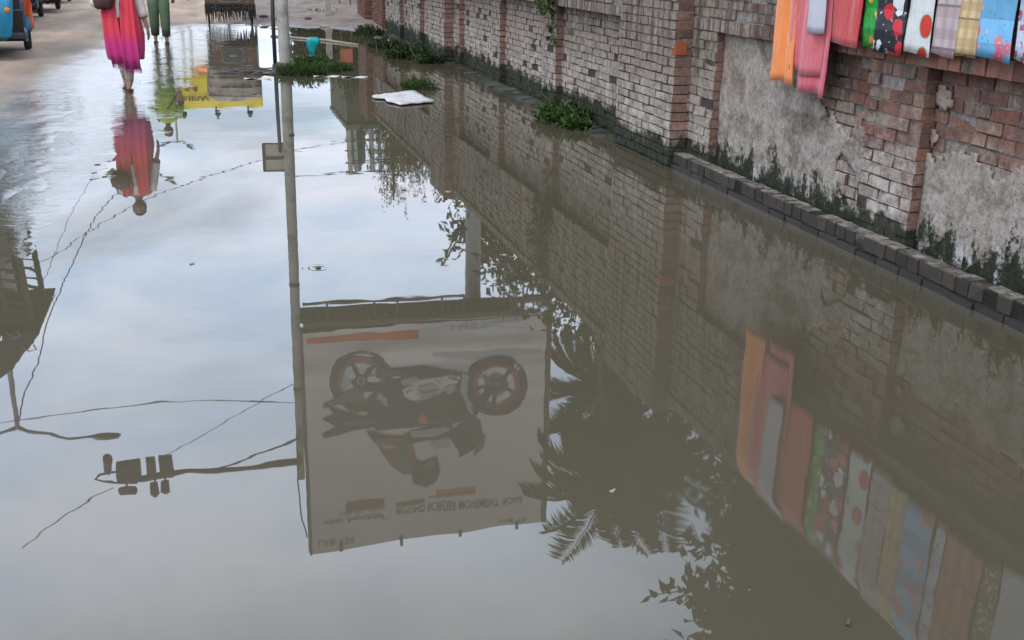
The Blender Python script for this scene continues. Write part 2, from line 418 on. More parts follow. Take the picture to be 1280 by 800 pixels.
LEDGE=t.out(c,t.rng(zz,.0,.08,.25,.85),t.bump(t.noise(pw,35,5,.7),.6,.008))
mb.build('foot_ledge',[LEDGE,MORT],wall)
mb=MB(); y=9.72                                # sunken mossy footing beyond the buttress
while y<26:
    if not (17.5<y<18.9):
        L=U(.2,.3); mb.box(3.62+random.gauss(0,.03),XF-.004,y,y+L-.01,-.2,U(-.03,.022),0,.012)
        y+=L
    else: y+=.2
mb.build('mossy_footing',M_('black algae brick',(.035,.04,.034),.6,0,.5,7,.6,dirt=(.05,.065,.03)),wall)
# plaster skins on the nearer panels, broken away near the top
def plaster(a,b,name,seedz,zmin,z_full,z_none,hole=None,slope=0):
    mb=MB(); ny=int((b-a)/.022); nz=int((1.14-zmin)/.022)
    V=[[None]*(ny+1) for _ in range(nz+1)]
    idx={}
    def keep(y,z):
        if slope: z=z-max(-.05,(y-a-.25))*slope
        n=noise.fractal(Vector((y*2.6,z*3.3,seedz)),1.,2.,5)*.33+.06*noise.noise(Vector((y*14,z*14,seedz)))
        lim=z_full+(z_none-z_full)*.5+n
        if hole and ((y-hole[0])/hole[2])**2+((z-hole[1])/hole[3])**2<1+.5*noise.noise(Vector((y*9,z*9,2))): return False
        return z<lim
    for i in range(nz):
        for q in range(ny):
            y=a+(b-a)*(q+.5)/ny; z=zmin+(1.14-zmin)*(i+.5)/nz
            if not keep(y,z): continue
            ids=[]
            for (ii,qq) in ((i,q),(i+1,q),(i+1,q+1),(i,q+1)):
                if (ii,qq) not in idx:
                    yy=a+(b-a)*qq/ny; z2=zmin+(1.14-zmin)*ii/nz
                    h=.016+.010*noise.fractal(Vector((yy*4,z2*4,seedz+4)),1.,2.,6)
                    idx[(ii,qq)]=len(mb.v); mb.v.append((XR-h,yy,z2))
                ids.append(idx[(ii,qq)])
            mb.f.append(tuple(ids)); mb.m.append(0)
    ob=mb.build(name,PLAST,wall,True)
    m=ob.modifiers.new('t','SOLIDIFY'); m.thickness=.014; m.offset=-1
plaster(5.853,7.947,'plaster_skin',1.,.0,.55,.75,(6.05,.36,.16,.13),.75)
plaster(2.953,5.277,'plaster_skin',5.,.0,.55,.95)
plaster(.203,2.297,'plaster_skin',8.,.0,.7,1.1)
plaster(-2.297,-.303,'plaster_skin',9.,.0,.7,1.1)
# ---------------------------------------------------------------- cloths over the wall
def m_plain(name,c,sh=.3,stripe=None):
    t=NT(name); p=t.pos(); n=t.noise(p,9,4)
    col=t.ramp(n,[(.3,tuple(x*.88 for x in c)),(.7,c)])
    if stripe:
        w_=t.ramp(t.math('FRACT',t.math('MULTIPLY',t.sep(p)[1],stripe[0])),[(.0,0.),(stripe[1],1.)],'CONSTANT'); col=t.mix(w_,stripe[2],col)
    return t.out(col,.65,t.bump(t.math('ADD',t.noise(t.map(p,(1,1.6,.3)),9,5,.6),t.math('MULTIPLY',t.noise(p,260,2),.06)),.8,.03),sheen=sh)
def m_floral(name,bg,cols,scale=9.,size=.36,leaf=(.02,.12,.03),leaf_s=.5):
    t=NT(name); p=t.map(t.pos(),(.35,1,1)); q=t.mix(.06,p,t.noise(p,22,3,col=True))
    d=t.vor(q,scale,rnd_=.9); cc=t.vor(q,scale,out='Color',rnd_=.9)
    rr=t.sep(cc)
    fl=t.ramp(rr[0],[(i/len(cols),c) for i,c in enumerate(cols)],'CONSTANT')
    d2=t.vor(q,scale*2.3); lf=t.ramp(d2,[(leaf_s*.55,1.),(leaf_s*.6,0.)])
    c=t.mix(lf,bg,leaf)
    c=t.mix(t.ramp(d,[(size,1.),(size+.03,0.)]),c,fl)
    c=t.mix(t.ramp(d,[(size*.3,1.),(size*.36,0.)]),c,t.mix(.5,fl,(.9,.75,.55)))
    fl_=t.math('FRACT',t.math('MULTIPLY',t.sep(p)[2],4.3)); cr=t.ramp(fl_,[(0,0.),(.5,1.),(1,0.)])
    c=t.mix(t.ramp(fl_,[(0,.35),(.02,0.)]),c,(.05,.05,.05))
    return t.out(c,.45,t.bump(t.math('ADD',cr,t.noise(t.map(t.pos(),(1,1.6,.4)),11,5)),.6,.025))
def m_check(name,a,b,c_,sc=18.):
    t=NT(name); p=t.pos(); o=t.sep(p)
    fx=t.ramp(t.math('FRACT',t.math('MULTIPLY',o[1],sc)),[(0,0.),(.5,1.)],'CONSTANT')
    fz=t.ramp(t.math('FRACT',t.math('MULTIPLY',o[2],sc*.7)),[(0,0.),(.5,1.)],'CONSTANT')
    l=t.ramp(t.math('FRACT',t.math('MULTIPLY',o[2],sc*.35)),[(0,1.),(.06,0.)],'CONSTANT')
    col=t.mix(fx,a,b); col=t.mix(t.math('MULTIPLY',fz,.45),col,c_); col=t.mix(l,col,tuple(x*.5 for x in a))
    return t.out(col,.5,t.bump(t.noise(t.map(p,(1,1.6,.4)),11,5),.7,.025))
def m_strawb():
    t=NT('white cloth with big red fruit'); p=t.map(t.pos(),(.3,1,1)); 
    d=t.vor(t.map(p,(1,1,.8),(0,.1,.12)),6.,rnd_=.4); n=t.noise(p,60,3)
    c=t.ramp(d,[(0,(.85,.72,.55)),(.1,(.8,.75,.66)),(.17,(.75,.3,.2)),(.2,(.6,.04,.02)),(.36,(.62,.03,.02)),(.37,(.05,.2,.03)),(.41,(.62,.64,.62))],'LINEAR')
    fl_=t.math('FRACT',t.math('MULTIPLY',t.sep(t.pos())[2],4.3))
    c=t.mix(t.ramp(fl_,[(0,.35),(.02,0.)]),c,(.1,.1,.1))
    return t.out(c,.45,t.bump(t.noise(t.map(t.pos(),(1,1.6,.4)),11,5),.7,.025))
clothes=[ # y_hi,y_lo,bottom z,x out,label,material, cat
 (6.86,6.58,.90,.105,'bright orange sheet hanging lowest at the far end of the wall cloths',m_plain('orange cotton',(.85,.25,.05)),.86),
 (6.64,6.24,.985,.115,'rose pink sheet overlapping the orange one on the wall',m_plain('rose cotton',(.62,.12,.15)),0),
 (6.56,6.16,.87,.10,'narrow deeper pink fold hanging beside the rose sheet',m_plain('deep pink cotton',(.58,.085,.12)),0),
 (6.40,6.20,1.25,.15,'silvery white strip of cloth lying over the pink sheets',m_plain('silver white cloth',(.5,.5,.56),.3),0),
 (6.19,5.87,1.20,.10,'plain red folded tablecloth between white strip and green print',m_plain('red cloth',(.55,.035,.04)),0),
 (5.86,5.72,1.21,.08,'bright green cloth with yellow flowers beside the red one',m_floral('green floral',(.01,.28,.03),[(.6,.45,.02),(.55,.5,.04),(.7,.2,.04)],11,.3),0),
 (5.71,5.43,1.19,.095,'black cloth with large red and white flowers',m_floral('black floral',(.012,.014,.022),[(.75,.75,.78),(.6,.02,.03),(.7,.7,.74),(.7,.7,.74),(.55,.03,.04)],10,.47,(.5,.5,.52),.3),0),
 (5.42,5.20,1.21,.085,'white cloth printed with big red and orange fruit',m_strawb(),0),
 (5.19,4.99,1.22,.08,'greyish pink checked cloth with pale squares',m_check('pink check',(.42,.33,.33),(.5,.42,.42),(.33,.22,.2),13),0),
 (4.98,4.82,1.235,.085,'tan and gold checked cloth next to the blue floral one',m_check('tan check',(.5,.36,.17),(.62,.48,.28),(.4,.24,.1),16),0),
 (4.81,4.56,1.24,.095,'sky blue cloth with pink roses on the wall',m_floral('blue floral',(.16,.42,.66),[(.65,.14,.2),(.16,.42,.66),(.75,.35,.42),(.16,.42,.66),(.6,.2,.26)],12,.42,(.05,.16,.14),.22),0),
 (4.55,4.46,1.25,.085,'pale lilac cloth with small dark red flowers at the frame edge',m_floral('lilac floral',(.5,.55,.68),[(.4,.08,.12),(.55,.58,.7),(.3,.1,.2)],22,.3,(.3,.35,.45),.4),0),
 (4.45,4.15,1.26,.09,'brick red plaid cloth seen only mirrored in the water',m_check('red plaid',(.42,.10,.06),(.5,.2,.12),(.3,.16,.1),9),0),
 (4.14,4.01,1.25,.08,'brown cloth with cream dots seen mirrored beside the white sheet',m_floral('dotted brown',(.15,.1,.06),[(.6,.5,.38),(.5,.42,.3)],30,.3,(.15,.1,.06),.1),0),
 (3.99,3.74,1.20,.095,'bluish white plain sheet mirrored at the right edge',m_plain('white sheet',(.6,.62,.68)),0)]
for ci,(yh,yl,zb,out,label,mt,_) in enumerate(clothes):
    mb=MB(); ny=14; nz=34; rows=[]
    ph=U(0,6); lean=.02 if yh>6.3 else .0
    for i in range(nz+1):
        s_=i/nz; row=[]
        L=(ZT-zb)+.42+.3; d=s_*L
        for q in range(ny+1):
            u=q/ny; y=yh+(yl-yh)*u
            edge=(.008 if ci<3 else .002)*math.sin(u*7+ph)+(.02*(u-.5) if ci%3 else 0)
            if d<.30: x=XK+.06; z=ZT-.30+d*1.0+.005
            elif d<.30+.42: x=XK+.06-(d-.30)/.42*(XK+.06-(XF-.032)); z=ZT+.014+.01*out*10+.012*math.sin((d-.3)*7.5)
            else:
                k=(d-.72)/max(.01,(ZT-zb)); z=ZT-(k)*(ZT-zb+edge); 
                fold=(.012 if ci<3 else .004)*math.sin(u*(9 if ci<4 else 5)+ph+k*1.5)*min(1,k*2)+(.006 if ci<3 else .002)*math.sin(u*19+ph*2)*k
                x=XF-.035-(out-.035)*min(1,k*6)*(1-.25*k)+fold*(1.2 if ci<3 else .7)+(.007*noise.noise(Vector((y*8,z*5,ci)))+.005*noise.noise(Vector((y*25,z*9,ci))))*min(1,k*4)
                y+=lean*k*.6+.006*math.sin(z*9+ph)
            if d<.72: x-=0; z+=.003*ci%.01
            row.append((x,y,z))
        rows.append(row)
    mb.grid(rows)
    o=mb.build('hanging_cloth',mt,None,True,loc=(XF,(yh+yl)/2,ZT))
    m=o.modifiers.new('t','SOLIDIFY'); m.thickness=.003
    tag(o,label,'cloth','cloths drying over the brick wall')
CONC=M_('weathered concrete pole',(.36,.34,.30),.85,0,.2,5,.4,dirt=(.12,.1,.085))
STEEL=M_('galvanised steel',(.3,.3,.3),.5,.6,.2,8,.1,dirt=(.18,.13,.1))
DARKM=M_('dark painted metal',(.03,.03,.032),.55,.2,.3,8,.2)
RUST=M_('rusty angle iron',(.11,.075,.055),.8,.2,.35,9,.4)
BLK=M_('black cable',(.02,.02,.022),.6,0,.2,8,.1)
RUB=M_('black rubber',(.022,.021,.02),.8,0,.3,20,.3,dirt=(.07,.055,.045))
# ---------------------------------------------------------------- utility pole with camera arm
PY=17.0; pb=gnd(358,84); PX=pb.x
pole=thing('utility_pole','tall grey concrete pole standing in the water with a thick camera arm near its top','pole',(PX,PY,0))
mb=MB(); top=refl(377,592,PY); mb.tube([(PX-.01,PY,-.3),(PX+(top.x-PX)*.5,PY,top.z*.5),(top.x-.01,PY,top.z+.1)],[.088,.078,.06],14); mb.build('shaft',CONC,pole,True,sh=40)
mb=MB(); mb.tube([(PX,PY,.0),(PX,PY,.07)],[.17,.15],10); mb.box(PX-.2,PX+.2,PY-.12,PY+.12,-.2,.03,0,.03); mb.build('footing',M_('muddy concrete lump',(.1,.08,.07),.9,0,.4,6,.6),pole)
for zz in (1.0,3.4,5.2):
    mb=MB(); mb.tube([(PX+(top.x-PX)*zz/top.z,PY,zz),(PX+(top.x-PX)*zz/top.z,PY,zz+.04)],.085,12); mb.build('clamp_band',DARKM,pole)
ap=[refl(x,y,PY-.1) for x,y in ((376,578),(340,581),(300,587),(262,590),(235,589),(200,594),(178,598),(150,600))]
mb=MB(); mb.tube(ap,[.05]*5+[.055,.05,.04],8); mb.build('camera_arm',DARKM,pole,True)
mb=MB(); mb.tube([refl(x,y,PY-.12) for x,y in ((374,548),(340,560),(300,576),(272,587))],.016,6); mb.build('stay_cable',BLK,pole)
mb=MB(); mb.tube([refl(x,y,PY-.14) for x,y in ((372,560),(372,600),(376,640),(384,672))],.014,6); 
mb.build('down_conduit',BLK,pole)
mb=MB(); lp=[refl(x,y,PY-.1) for x,y in ((172,603),(150,604),(128,602),(119,597),(124,591),(140,588),(160,588),(176,592))]; mb.tube(lp,.022,8); mb.build('arm_loop',DARKM,pole,True)
def pbox(x0,y0,x1,y1,dep=.2,name='junction_box',mat=DARKM):
    a=refl(x0,y0,PY-.1); b=refl(x1,y1,PY-.1)
    mb=MB(); mb.box(a.x,b.x,PY-.1-dep/2,PY-.1+dep/2,min(a.z,b.z),max(a.z,b.z),0,.004); return mb.build(name,mat,pole)
pbox(145,581,177,598); pbox(182,575,195,590,.15); pbox(198,573,217,593,.2)
BR=M_('brown grey casing',(.06,.052,.045),.5,.1,.2,8,.1)
def cam(x0,y0,x1,y1,stemx,stemy):
    a=refl(x0,y0,PY-.1); b=refl(x1,y1,PY-.1); s=refl(stemx,stemy,PY-.1)
    mb=MB(); mb.tube([a+Vector((0,.06,0)),a*.5+b*.5,b-Vector((0,.08,0))],[.06,.07,.075],10); mb.tube([s,(a+b)/2],.02,6)
    o=mb.build('security_camera',BR,pole,True,sh=35)
    mb=MB(); mb.tube([b-Vector((0,.082,0)),b-Vector((0,.09,0))],[.05,.045],10); mb.build('lens',M_('camera glass',(.01,.01,.014),.08),o)
cam(150,618,168,611,158,600); cam(192,604,194,618,194,592); cam(206,603,207,614,206,592); cam(134,588,135,572,136,591)
# slender pole with the small board
px_=gnd(346,86).x
sp=thing('sign_post','thin dark metal post carrying a small cream signboard beside the concrete pole','sign post',(px_,17.1,0))
mb=MB(); mb.tube([(px_,17.1,-.3),(px_+.0,17.1,.7),(px_+.01,17.1,1.3)],[.032,.03,.028],10); mb.build('post',DARKM,sp,True)
a=refl(328,181,17.2); b=refl(366,212,17.2)
mb=MB(); mb.box(a.x,b.x,17.16,17.18,a.z,b.z); mb.build('board',M_('cream board',(.5,.43,.34),.6,0,.12,5,.1),sp)
mb=MB()
for x in (a.x,b.x-.02): mb.box(x-.01,x+.03,17.145,17.19,a.z-.02,b.z+.02)
for z in (a.z-.03,(a.z+b.z)/2-.01,b.z): mb.box(a.x,b.x,17.142,17.188,z,z+.025)
mb.build('board_frame',RUST,sp)
# ---------------------------------------------------------------- the big advertising board
BL0=refl(381,415,20.); BR0=refl(683,393,20.6); BL1=refl(387,686,20.); BR1=refl(674,655,20.6)
zb=(BL0.z+BR0.z)/2; zt=(BL1.z+BR1.z)/2
bb=thing('billboard','huge cream advertising board with a motorcycle picture on a steel column behind the wall','billboard',((BL0.x+BR0.x)/2,20.8,0))
xL=(BL0.x+BL1.x)/2; xR=(BR0.x+BR1.x)/2; W=xR-xL; Hh=zt-zb
yL,yR=20.,20.6
def bp(u,v,off=0.):            # u across, v up the face
    z=zb+v*Hh+(1-u)*(-.12)+u*.12-(.12*(1-v) if False else 0)
    return Vector((xL+u*W,yL+(yR-yL)*u-off,z))
nrm=Vector((yR-yL,-W,0)).normalized()
def bq(u,v,o=0.): 
    p=bp(u,v); 
    sag=.05*noise.noise(Vector((u*3,v*14,1)))*max(0,(1-v*2.2))*2.2+.012*noise.noise(Vector((u*6,v*6,5)))
    return p+nrm*(o+.05+sag)
mb=MB(); mb.grid([[bq(i/40,k/48) for i in range(41)] for k in range(49)])
panel_m=M_('printed vinyl sheet',(.74,.66,.61),.55,0,.10,.8,.1)
vin=mb.build('printed_sheet',panel_m,bb,True)
mb=MB(); mb.grid([[bp(i/4,k/4)-nrm*.03 for i in range(5)] for k in range(5)]); mb.build('backing_panel',RUST,bb)
mb=MB()
for u in (0,.2,.4,.6,.8,1): mb.beam(bp(u,0)-nrm*.1,bp(u,1)-nrm*.1,.09)
for v in (0,.25,.5,.75,1): mb.beam(bp(0,v)-nrm*.1,bp(1,v)-nrm*.1,.08)
mb.beam(bp(-.004,-.02)+nrm*.02,bp(-.004,1.005)+nrm*.02,.05); mb.beam(bp(1.014,-.05)+nrm*.03,bp(1.014,1.0)+nrm*.03,.10)
mb.build('frame',RUST,bb)
def art(pts,name,mat,layer=1,parent=None):
    mb=MB(); mb.poly([bq(u,v,.004*layer) for u,v in pts]); return mb.build(name,mat,parent or vin)
INK=M_('dark print ink',(.045,.045,.05),.5,0,.1,3,0); INK2=M_('grey print ink',(.14,.13,.13),.5,0,.1,3,0)
ORG=M_('orange print ink',(.7,.14,.05),.5,0,.06,3,0); REDI=M_('dull red print ink',(.3,.09,.07),.5,0,.1,3,0); WHI=M_('white print ink',(.66,.64,.64),.5,0,.05,3,0); PALE=M_('pale grey print ink',(.42,.40,.40),.5,0,.05,3,0)
def I(x,y):                    # a spot of the picture on the sheet, measured in the photograph's mirror image
    d=ray(x,y); o=Vector((0,0,HC)); d=Vector(d)
    n=nrm; p0=bp(0,0)+n*.05; 
    t=((Vector((p0.x,p0.y,-p0.z))-o).dot(Vector((n.x,n.y,0))))/d.dot(Vector((n.x,n.y,0)))
    q=o+d*t; z=-q.z; u=(q.x-xL)/W; v=(z-zb-(-.12*(1-u)+.12*u))/Hh
    return (u,v)
def artp(pts,name,mat,layer,par=None): return art([I(x,y) for x,y in pts],name,mat,layer,par)
def disc(cx,cy,r,layer,n=28,ry=None,a0=0): return [(cx+r*math.cos(2*PI*k/n+a0),cy+(ry or r)*math.sin(2*PI*k/n+a0)) for k in range(n)]
# a stack of small flat pieces gathered in one picture mesh
mb=MB(); mats=[INK,INK2,REDI,PALE,ORG,WHI]
def ap_(pts,mi,layer): 
    bpts=[bq(*I(x,y),.002+.0025*layer) for x,y in pts]; mb.poly(bpts,mi)
def ring(cx,cy,r0,r1,mi,layer,n=36):
    A=[bq(*I(*p),.002+.0025*layer) for p in disc(cx,cy,r1,0,n)]; B=[bq(*I(*p),.002+.0025*layer) for p in disc(cx,cy,r0,0,n)]
    for k in range(n): mb.poly([A[k],A[(k+1)%n],B[(k+1)%n],B[k]],mi)
for (cx,cy) in ((451,476),(620,481)):
    ring(cx,cy,29,39.5,0,1); ring(cx,cy,25,30,2,2)
    for k in range(5):
        a=2*PI*k/5+.4; c,s_=math.cos(a),math.sin(a)
        ap_([(cx+c*5-s_*2.6,cy+s_*5+c*2.6),(cx+c*27-s_*4,cy+s_*27+c*4),(cx+c*27+s_*1,cy+s_*27-c*1),(cx+c*5+s_*2.6,cy+s_*5-c*2.6)],0,3)
    ring(cx,cy,2,8,0,4)
ring(620,481,9,15,1,4)
ap_([(447,472),(500,462),(506,470),(500,486),(447,492),(440,480)],0,5)          # swing arm
ap_([(448,482),(404,505),(404,512),(456,498)],1,4)                                 # silencer edge
ap_([(486,462),(530,459),(560,463),(586,466),(578,486),(588,512),(592,522),(570,530),(520,535),(470,540),(458,520),(462,496),(480,480)],0,6)   # engine and frame
ap_([(402,524),(418,518),(470,520),(470,536),(440,540),(405,548),(402,543),(420,533)],0,6)      # tail
ap_([(404,504),(420,512),(445,516),(450,522),(420,520)],0,6)
ap_([(458,540),(500,545),(555,528),(592,520),(600,528),(604,545),(596,560),(574,574),(572,562),(560,546),(530,552),(505,556),(470,556)],0,7)  # tank and front fairing
ap_([(468,548),(500,548),(515,556),(522,580),(505,592),(488,580),(474,562)],2,8)   # rider
ap_([(488,560),(500,552),(512,570),(520,590),(508,592)],1,9)
ap_([(517,574),(528,578),(545,570),(550,588),(545,602),(532,609),(516,606),(514,590)],0,9) # helmet
ap_([(584,486),(594,488),(574,528),(566,522)],0,8); ap_([(612,478),(622,484),(592,522),(584,518)],0,8)
ap_([(577,466),(585,468),(582,492),(592,520),(584,512),(574,488)],3,9)
ap_([(470,462),(510,463),(512,470),(470,472)],1,8); ap_([(520,484),(540,480),(548,486),(528,494)],3,8); ap_([(554,486),(566,480),(570,486),(560,492)],3,8)
ap_([(500,476),(520,470),(522,474),(504,480)],3,8); ap_([(474,492),(484,500),(482,506),(470,498)],3,8); ap_([(512,540),(560,534),(585,524),(566,536),(540,545),(514,546)],3,9)
ap_([(536,552),(560,548),(562,558),(540,562)],3,10); ap_([(430,470),(425,480),(432,490),(440,478)],3,4)
ap_([(426,527),(466,524),(466,528),(426,531)],1,9)
ap_(disc(527,524,6.5,0),4,10)
rr_=random.Random(3)
for (cx,cy) in ((451,476),(620,481)):
    ring(cx,cy,35.5,36.6,1,3); ring(cx,cy,23.4,24.4,1,4); ring(cx,cy,3,4.6,3,5)
for k in range(34):          # chrome glints, cooling fins and bolts of the engine
    x=rr_.uniform(474,580); y=rr_.uniform(468,530); l=rr_.uniform(3,13); a=rr_.uniform(-.5,.7); w=rr_.uniform(.5,1.3)
    dx,dy=l*math.cos(a),l*math.sin(a)
    ap_([(x,y-w),(x+dx,y+dy-w*.4),(x+dx,y+dy+w*.4),(x,y+w)],rr_.choice([1,1,3,1]),11)
for k in range(7): ap_([(522+k*.6,488+k*3.2),(548-k*.5,486+k*3.2),(548-k*.5,487.1+k*3.2),(522+k*.6,489.1+k*3.2)],1,12)
ap_([(600,470),(606,468),(616,480),(612,486)],1,9); ap_([(596,556),(606,540),(604,560),(592,572)],1,9)
ap_([(525,582),(540,575),(543,580),(530,588)],1,11); ap_([(476,556),(492,556),(497,560),(480,561)],3,10)
pic=mb.build('motorcycle_picture',mats,vin)
mb=MB(); mats2=[ORG,WHI,PALE,REDI]
def band(x0,x1,fa,fb,mi,layer,n=24):
    rows=[[bq(*I(x0+(x1-x0)*k/n,f(x0+(x1-x0)*k/n)),.002+.0025*layer) for k in range(n+1)] for f in (fa,fb)]; mb.grid(rows,mi)
    mb.build('colour_band',mats2,vin); mb.__init__()
band(383,523,lambda x:431-.06*(x-383),lambda x:422-.06*(x-383)-0,0,1)
band(523,662,lambda x:421-.045*(x-523)-2*math.sin((x-523)/30),lambda x:413-.045*(x-523)-2*math.sin((x-523)/30),1,1)
band(540,678,lambda x:446+4*math.sin((x-540)/32),lambda x:438+3*math.sin((x-540)/28+1),2,1)
band(390,678,lambda x:409-.05*(x-390),lambda x:404-.05*(x-390),2,1)
band(432,480,lambda x:640-.1*(x-432),lambda x:629-.1*(x-432),3,1); band(495,530,lambda x:634-.1*(x-495),lambda x:628-.1*(x-495),3,1); band(545,594,lambda x:624-.1*(x-545),lambda x:612-.1*(x-545),0,1)
def text(s,x0,y0,x1,hgt,name,mat,layer=4,italic=0,bold=.0):
    cu=bpy.data.curves.new(name,'FONT'); cu.body=s; cu.offset=bold; cu.shear=italic; to=bpy.data.objects.new('tmp',cu); COL.objects.link(to)
    bpy.context.view_layer.update(); me=bpy.data.meshes.new_from_object(to.evaluated_get(bpy.context.evaluated_depsgraph_get())); bpy.data.objects.remove(to)
    xs_=[v.co.x for v in me.vertices]; ys_=[v.co.y for v in me.vertices]; w=max(xs_)-min(xs_); h=max(ys_)-min(ys_)
    for v in me.vertices:
        a=(v.co.x-min(xs_))/w; b_=(v.co.y-min(ys_))/h
        x=x0+(x1-x0)*a; y=y0-.1*(x-x0)+b_*hgt
        p=bq(*I(x,y),.002+.0025*layer)-root_loc(vin.parent); v.co=p
    me.materials.clear(); me.materials.append(mat); o=bpy.data.objects.new(name,me); COL.objects.link(o); o.parent=vin
text('BEYOND BORDER MOVEMENT  ROAR',495,636,653,8,'lettering',INK,bold=.01)
text('LAB 125',398,676,442,7,'lettering',REDI,bold=.01); text('LAB 7X',624,649,658,6,'lettering',INK2,bold=.01)
text('ride beyond',404,648,480,9,'lettering',INK2,italic=.4,bold=.02); text('THE ALL NEW',424,640,478,5,'lettering',REDI)
text('nationwide service',534,621,594,5,'lettering',INK2,bold=.01); text('A NEW DIMENSION',562,407,658,6,'lettering',PALE,bold=.01)
# lamps stubs along the top edge
for x,y in ((426,684),(501,677),(575,668),(645,658)):
    p=bq(*I(x,y)); mb=MB(); mb.tube([p-Vector((0,0,.12)),p+Vector((0,-.04,.06))],.035,6); mb.build('top_bolt',DARKM,bb)
# column, catwalk, railing, ladder
cxp=refl(592,330,20.9)
mb=MB(); mb.tube([(cxp.x,20.95,-.2),(cxp.x,20.95,zb+.35)],.16,20); mb.build('column',M_('pale grey painted steel',(.40,.385,.36),.55,0,.1,3,.1),bb,True,sh=40)
mb=MB()
mb.tube([(cxp.x,20.95,zb+.3),(cxp.x,20.95,zt-1.)],.16,12)
mb.build('rear_column',RUST,bb)
cw=-.055
mb=MB(); A=bp(-.01,cw)+nrm*.45; B=bp(.88,cw)+nrm*.45; A2=bp(-.01,cw)-nrm*.1; B2=bp(.88,cw)-nrm*.1
for k in range(24):
    s_=k/24; e=(k+.8)/24; mb.poly([A.lerp(B,s_),A.lerp(B,e),A2.lerp(B2,e),A2.lerp(B2,s_)])
mb.beam(A,B,.08); mb.beam(A2,B2,.08); mb.beam(A.lerp(A2,.5),B.lerp(B2,.5),.07)
mb.beam(bp(-.01,cw-.02)-nrm*.05,bp(1,cw-.02)-nrm*.05,.14)
mb.build('catwalk',RUST,bb)
mb=MB()
hr=-.075
pts=[A.lerp(B,k/10)+Vector((0,0,-.42+.015*noise.noise(Vector((k*1.7,0,0))))) for k in range(8)]
mb.tube(pts,.035,6)
for k in (1,3,4,6,7): mb.tube([A.lerp(B,k/10),A.lerp(B,k/10)+Vector((0,0,-.43))],.022,6)
for k in range(7):
    q=A.lerp(B,k/7+.05); mb.tube([q,q+Vector((.06,0,-.2)),q+Vector((.12,0,-.06))],.018,5)
mb.build('hanging_rail',RUST,bb)
mb=MB()
lx=refl(628,380,20.4); lx2=refl(652,380,20.4)
for X in (lx.x,(lx.x+lx2.x)/2+.06,lx2.x): mb.tube([(X,20.3,zb-1.0),(X,20.3,zb+.1)],.02,6)
for z in (-1.,-.55,-.15): mb.tube([(lx.x,20.3,zb+z),(lx2.x,20.3,zb+z+.02)],.018,6)
mb.tube([(lx2.x,20.3,zb-.28),(bp(1.01,0).x,20.5,zb-.25)],.022,6); mb.tube([(bp(1.012,0).x,20.5,zb-.26),(bp(1.012,0).x,20.5,zb+.2)],.03,6)
mb.build('ladder_cage',M_('pale iron tube',(.26,.23,.19),.7,.2,.2,8,.2),bb)
mb=MB()
for (x0,y0,x1,y1) in ((582,275,557,320),(584,285,552,332)):
    a=refl(x0,y0,20.8); b=refl(x1,y1,20.6); mb.tube([a,a.lerp(b,.5)+Vector((0,0,-.03)),b],.018,5); mb.tube([b,b+Vector((.02,0,-.1))],.03,5)
mb.build('loose_bracket',BLK,bb)
# ---------------------------------------------------------------- double-arm street lamps
def lamp(name,label,bx,by,top,la,ra,grp):
    o=thing(name,label,'street lamp',(bx,by,0),group=grp)
    mb=MB(); mb.tube([(bx,by,-.1),(bx,by,top.z*.5),tuple(top)],[.1,.08,.05],10); mb.build('post',STEEL,o,True)
    for pts in (la,ra):
        mb=MB(); mb.tube(pts,[.045]+[.035]*(len(pts)-1),7); am=mb.build('lamp_arm',STEEL,o,True)
        d=(Vector(pts[-1])-Vector(pts[-2])).normalized(); p=Vector(pts[-1])
        q=d.to_track_quat('X','Z').to_matrix().to_4x4()
        mb=MB(); M=Matrix.Translation(p)@q
        rings=[]
        for t_,w,h in ((-.05,.04,.03),(.1,.09,.05),(.4,.13,.06),(.6,.1,.04),(.66,.03,.02)):
            rings.append([M@Vector((t_,w*math.cos(a),h*math.sin(a))) for a in [2*PI*k/10 for k in range(10)]])
        mb.loft(rings); hd=mb.build('lamp_head',M_('grey lamp casing',(.14,.14,.14),.5,.1,.1,6,0),o,True)
        mb=MB(); mb.ell(M@Vector((.3,0,-.05)),.2,.09,.03,10,6); mb.build('lamp_lens',M_('cloudy lamp glass',(.4,.4,.38),.3,0,.05,6,0),hd)
    return o
t0=refl(22,533,24); bx=refl(15,480,24).x
lamp('street_lamp','tall double armed street lamp mirrored at the left above the dark shop roof',t0.x,24,t0,
     [t0,refl(2,540,24),refl(-30,556,24),refl(-60,552,24)],[t0,refl(35,538,24),refl(62,541,24),refl(85,548,24),refl(112,546,24)],'double armed street lamps')
t0=refl(172,222,50); lamp('street_lamp','farther double armed street lamp mirrored behind the head of the woman in red',t0.x,50,t0,
     [t0,refl(158,217,50),refl(140,217,50),refl(131,219,50)],[t0,refl(188,216,50),refl(198,218,50),refl(204,221,50)],'double armed street lamps')
t0=refl(222,178,60); lamp('street_lamp','farthest double armed street lamp mirrored beside the man in green',t0.x,60,t0,
     [t0,refl(216,177,60),refl(213,178,60)],[t0,refl(228,177,60),refl(231,179,60)],'double armed street lamps')
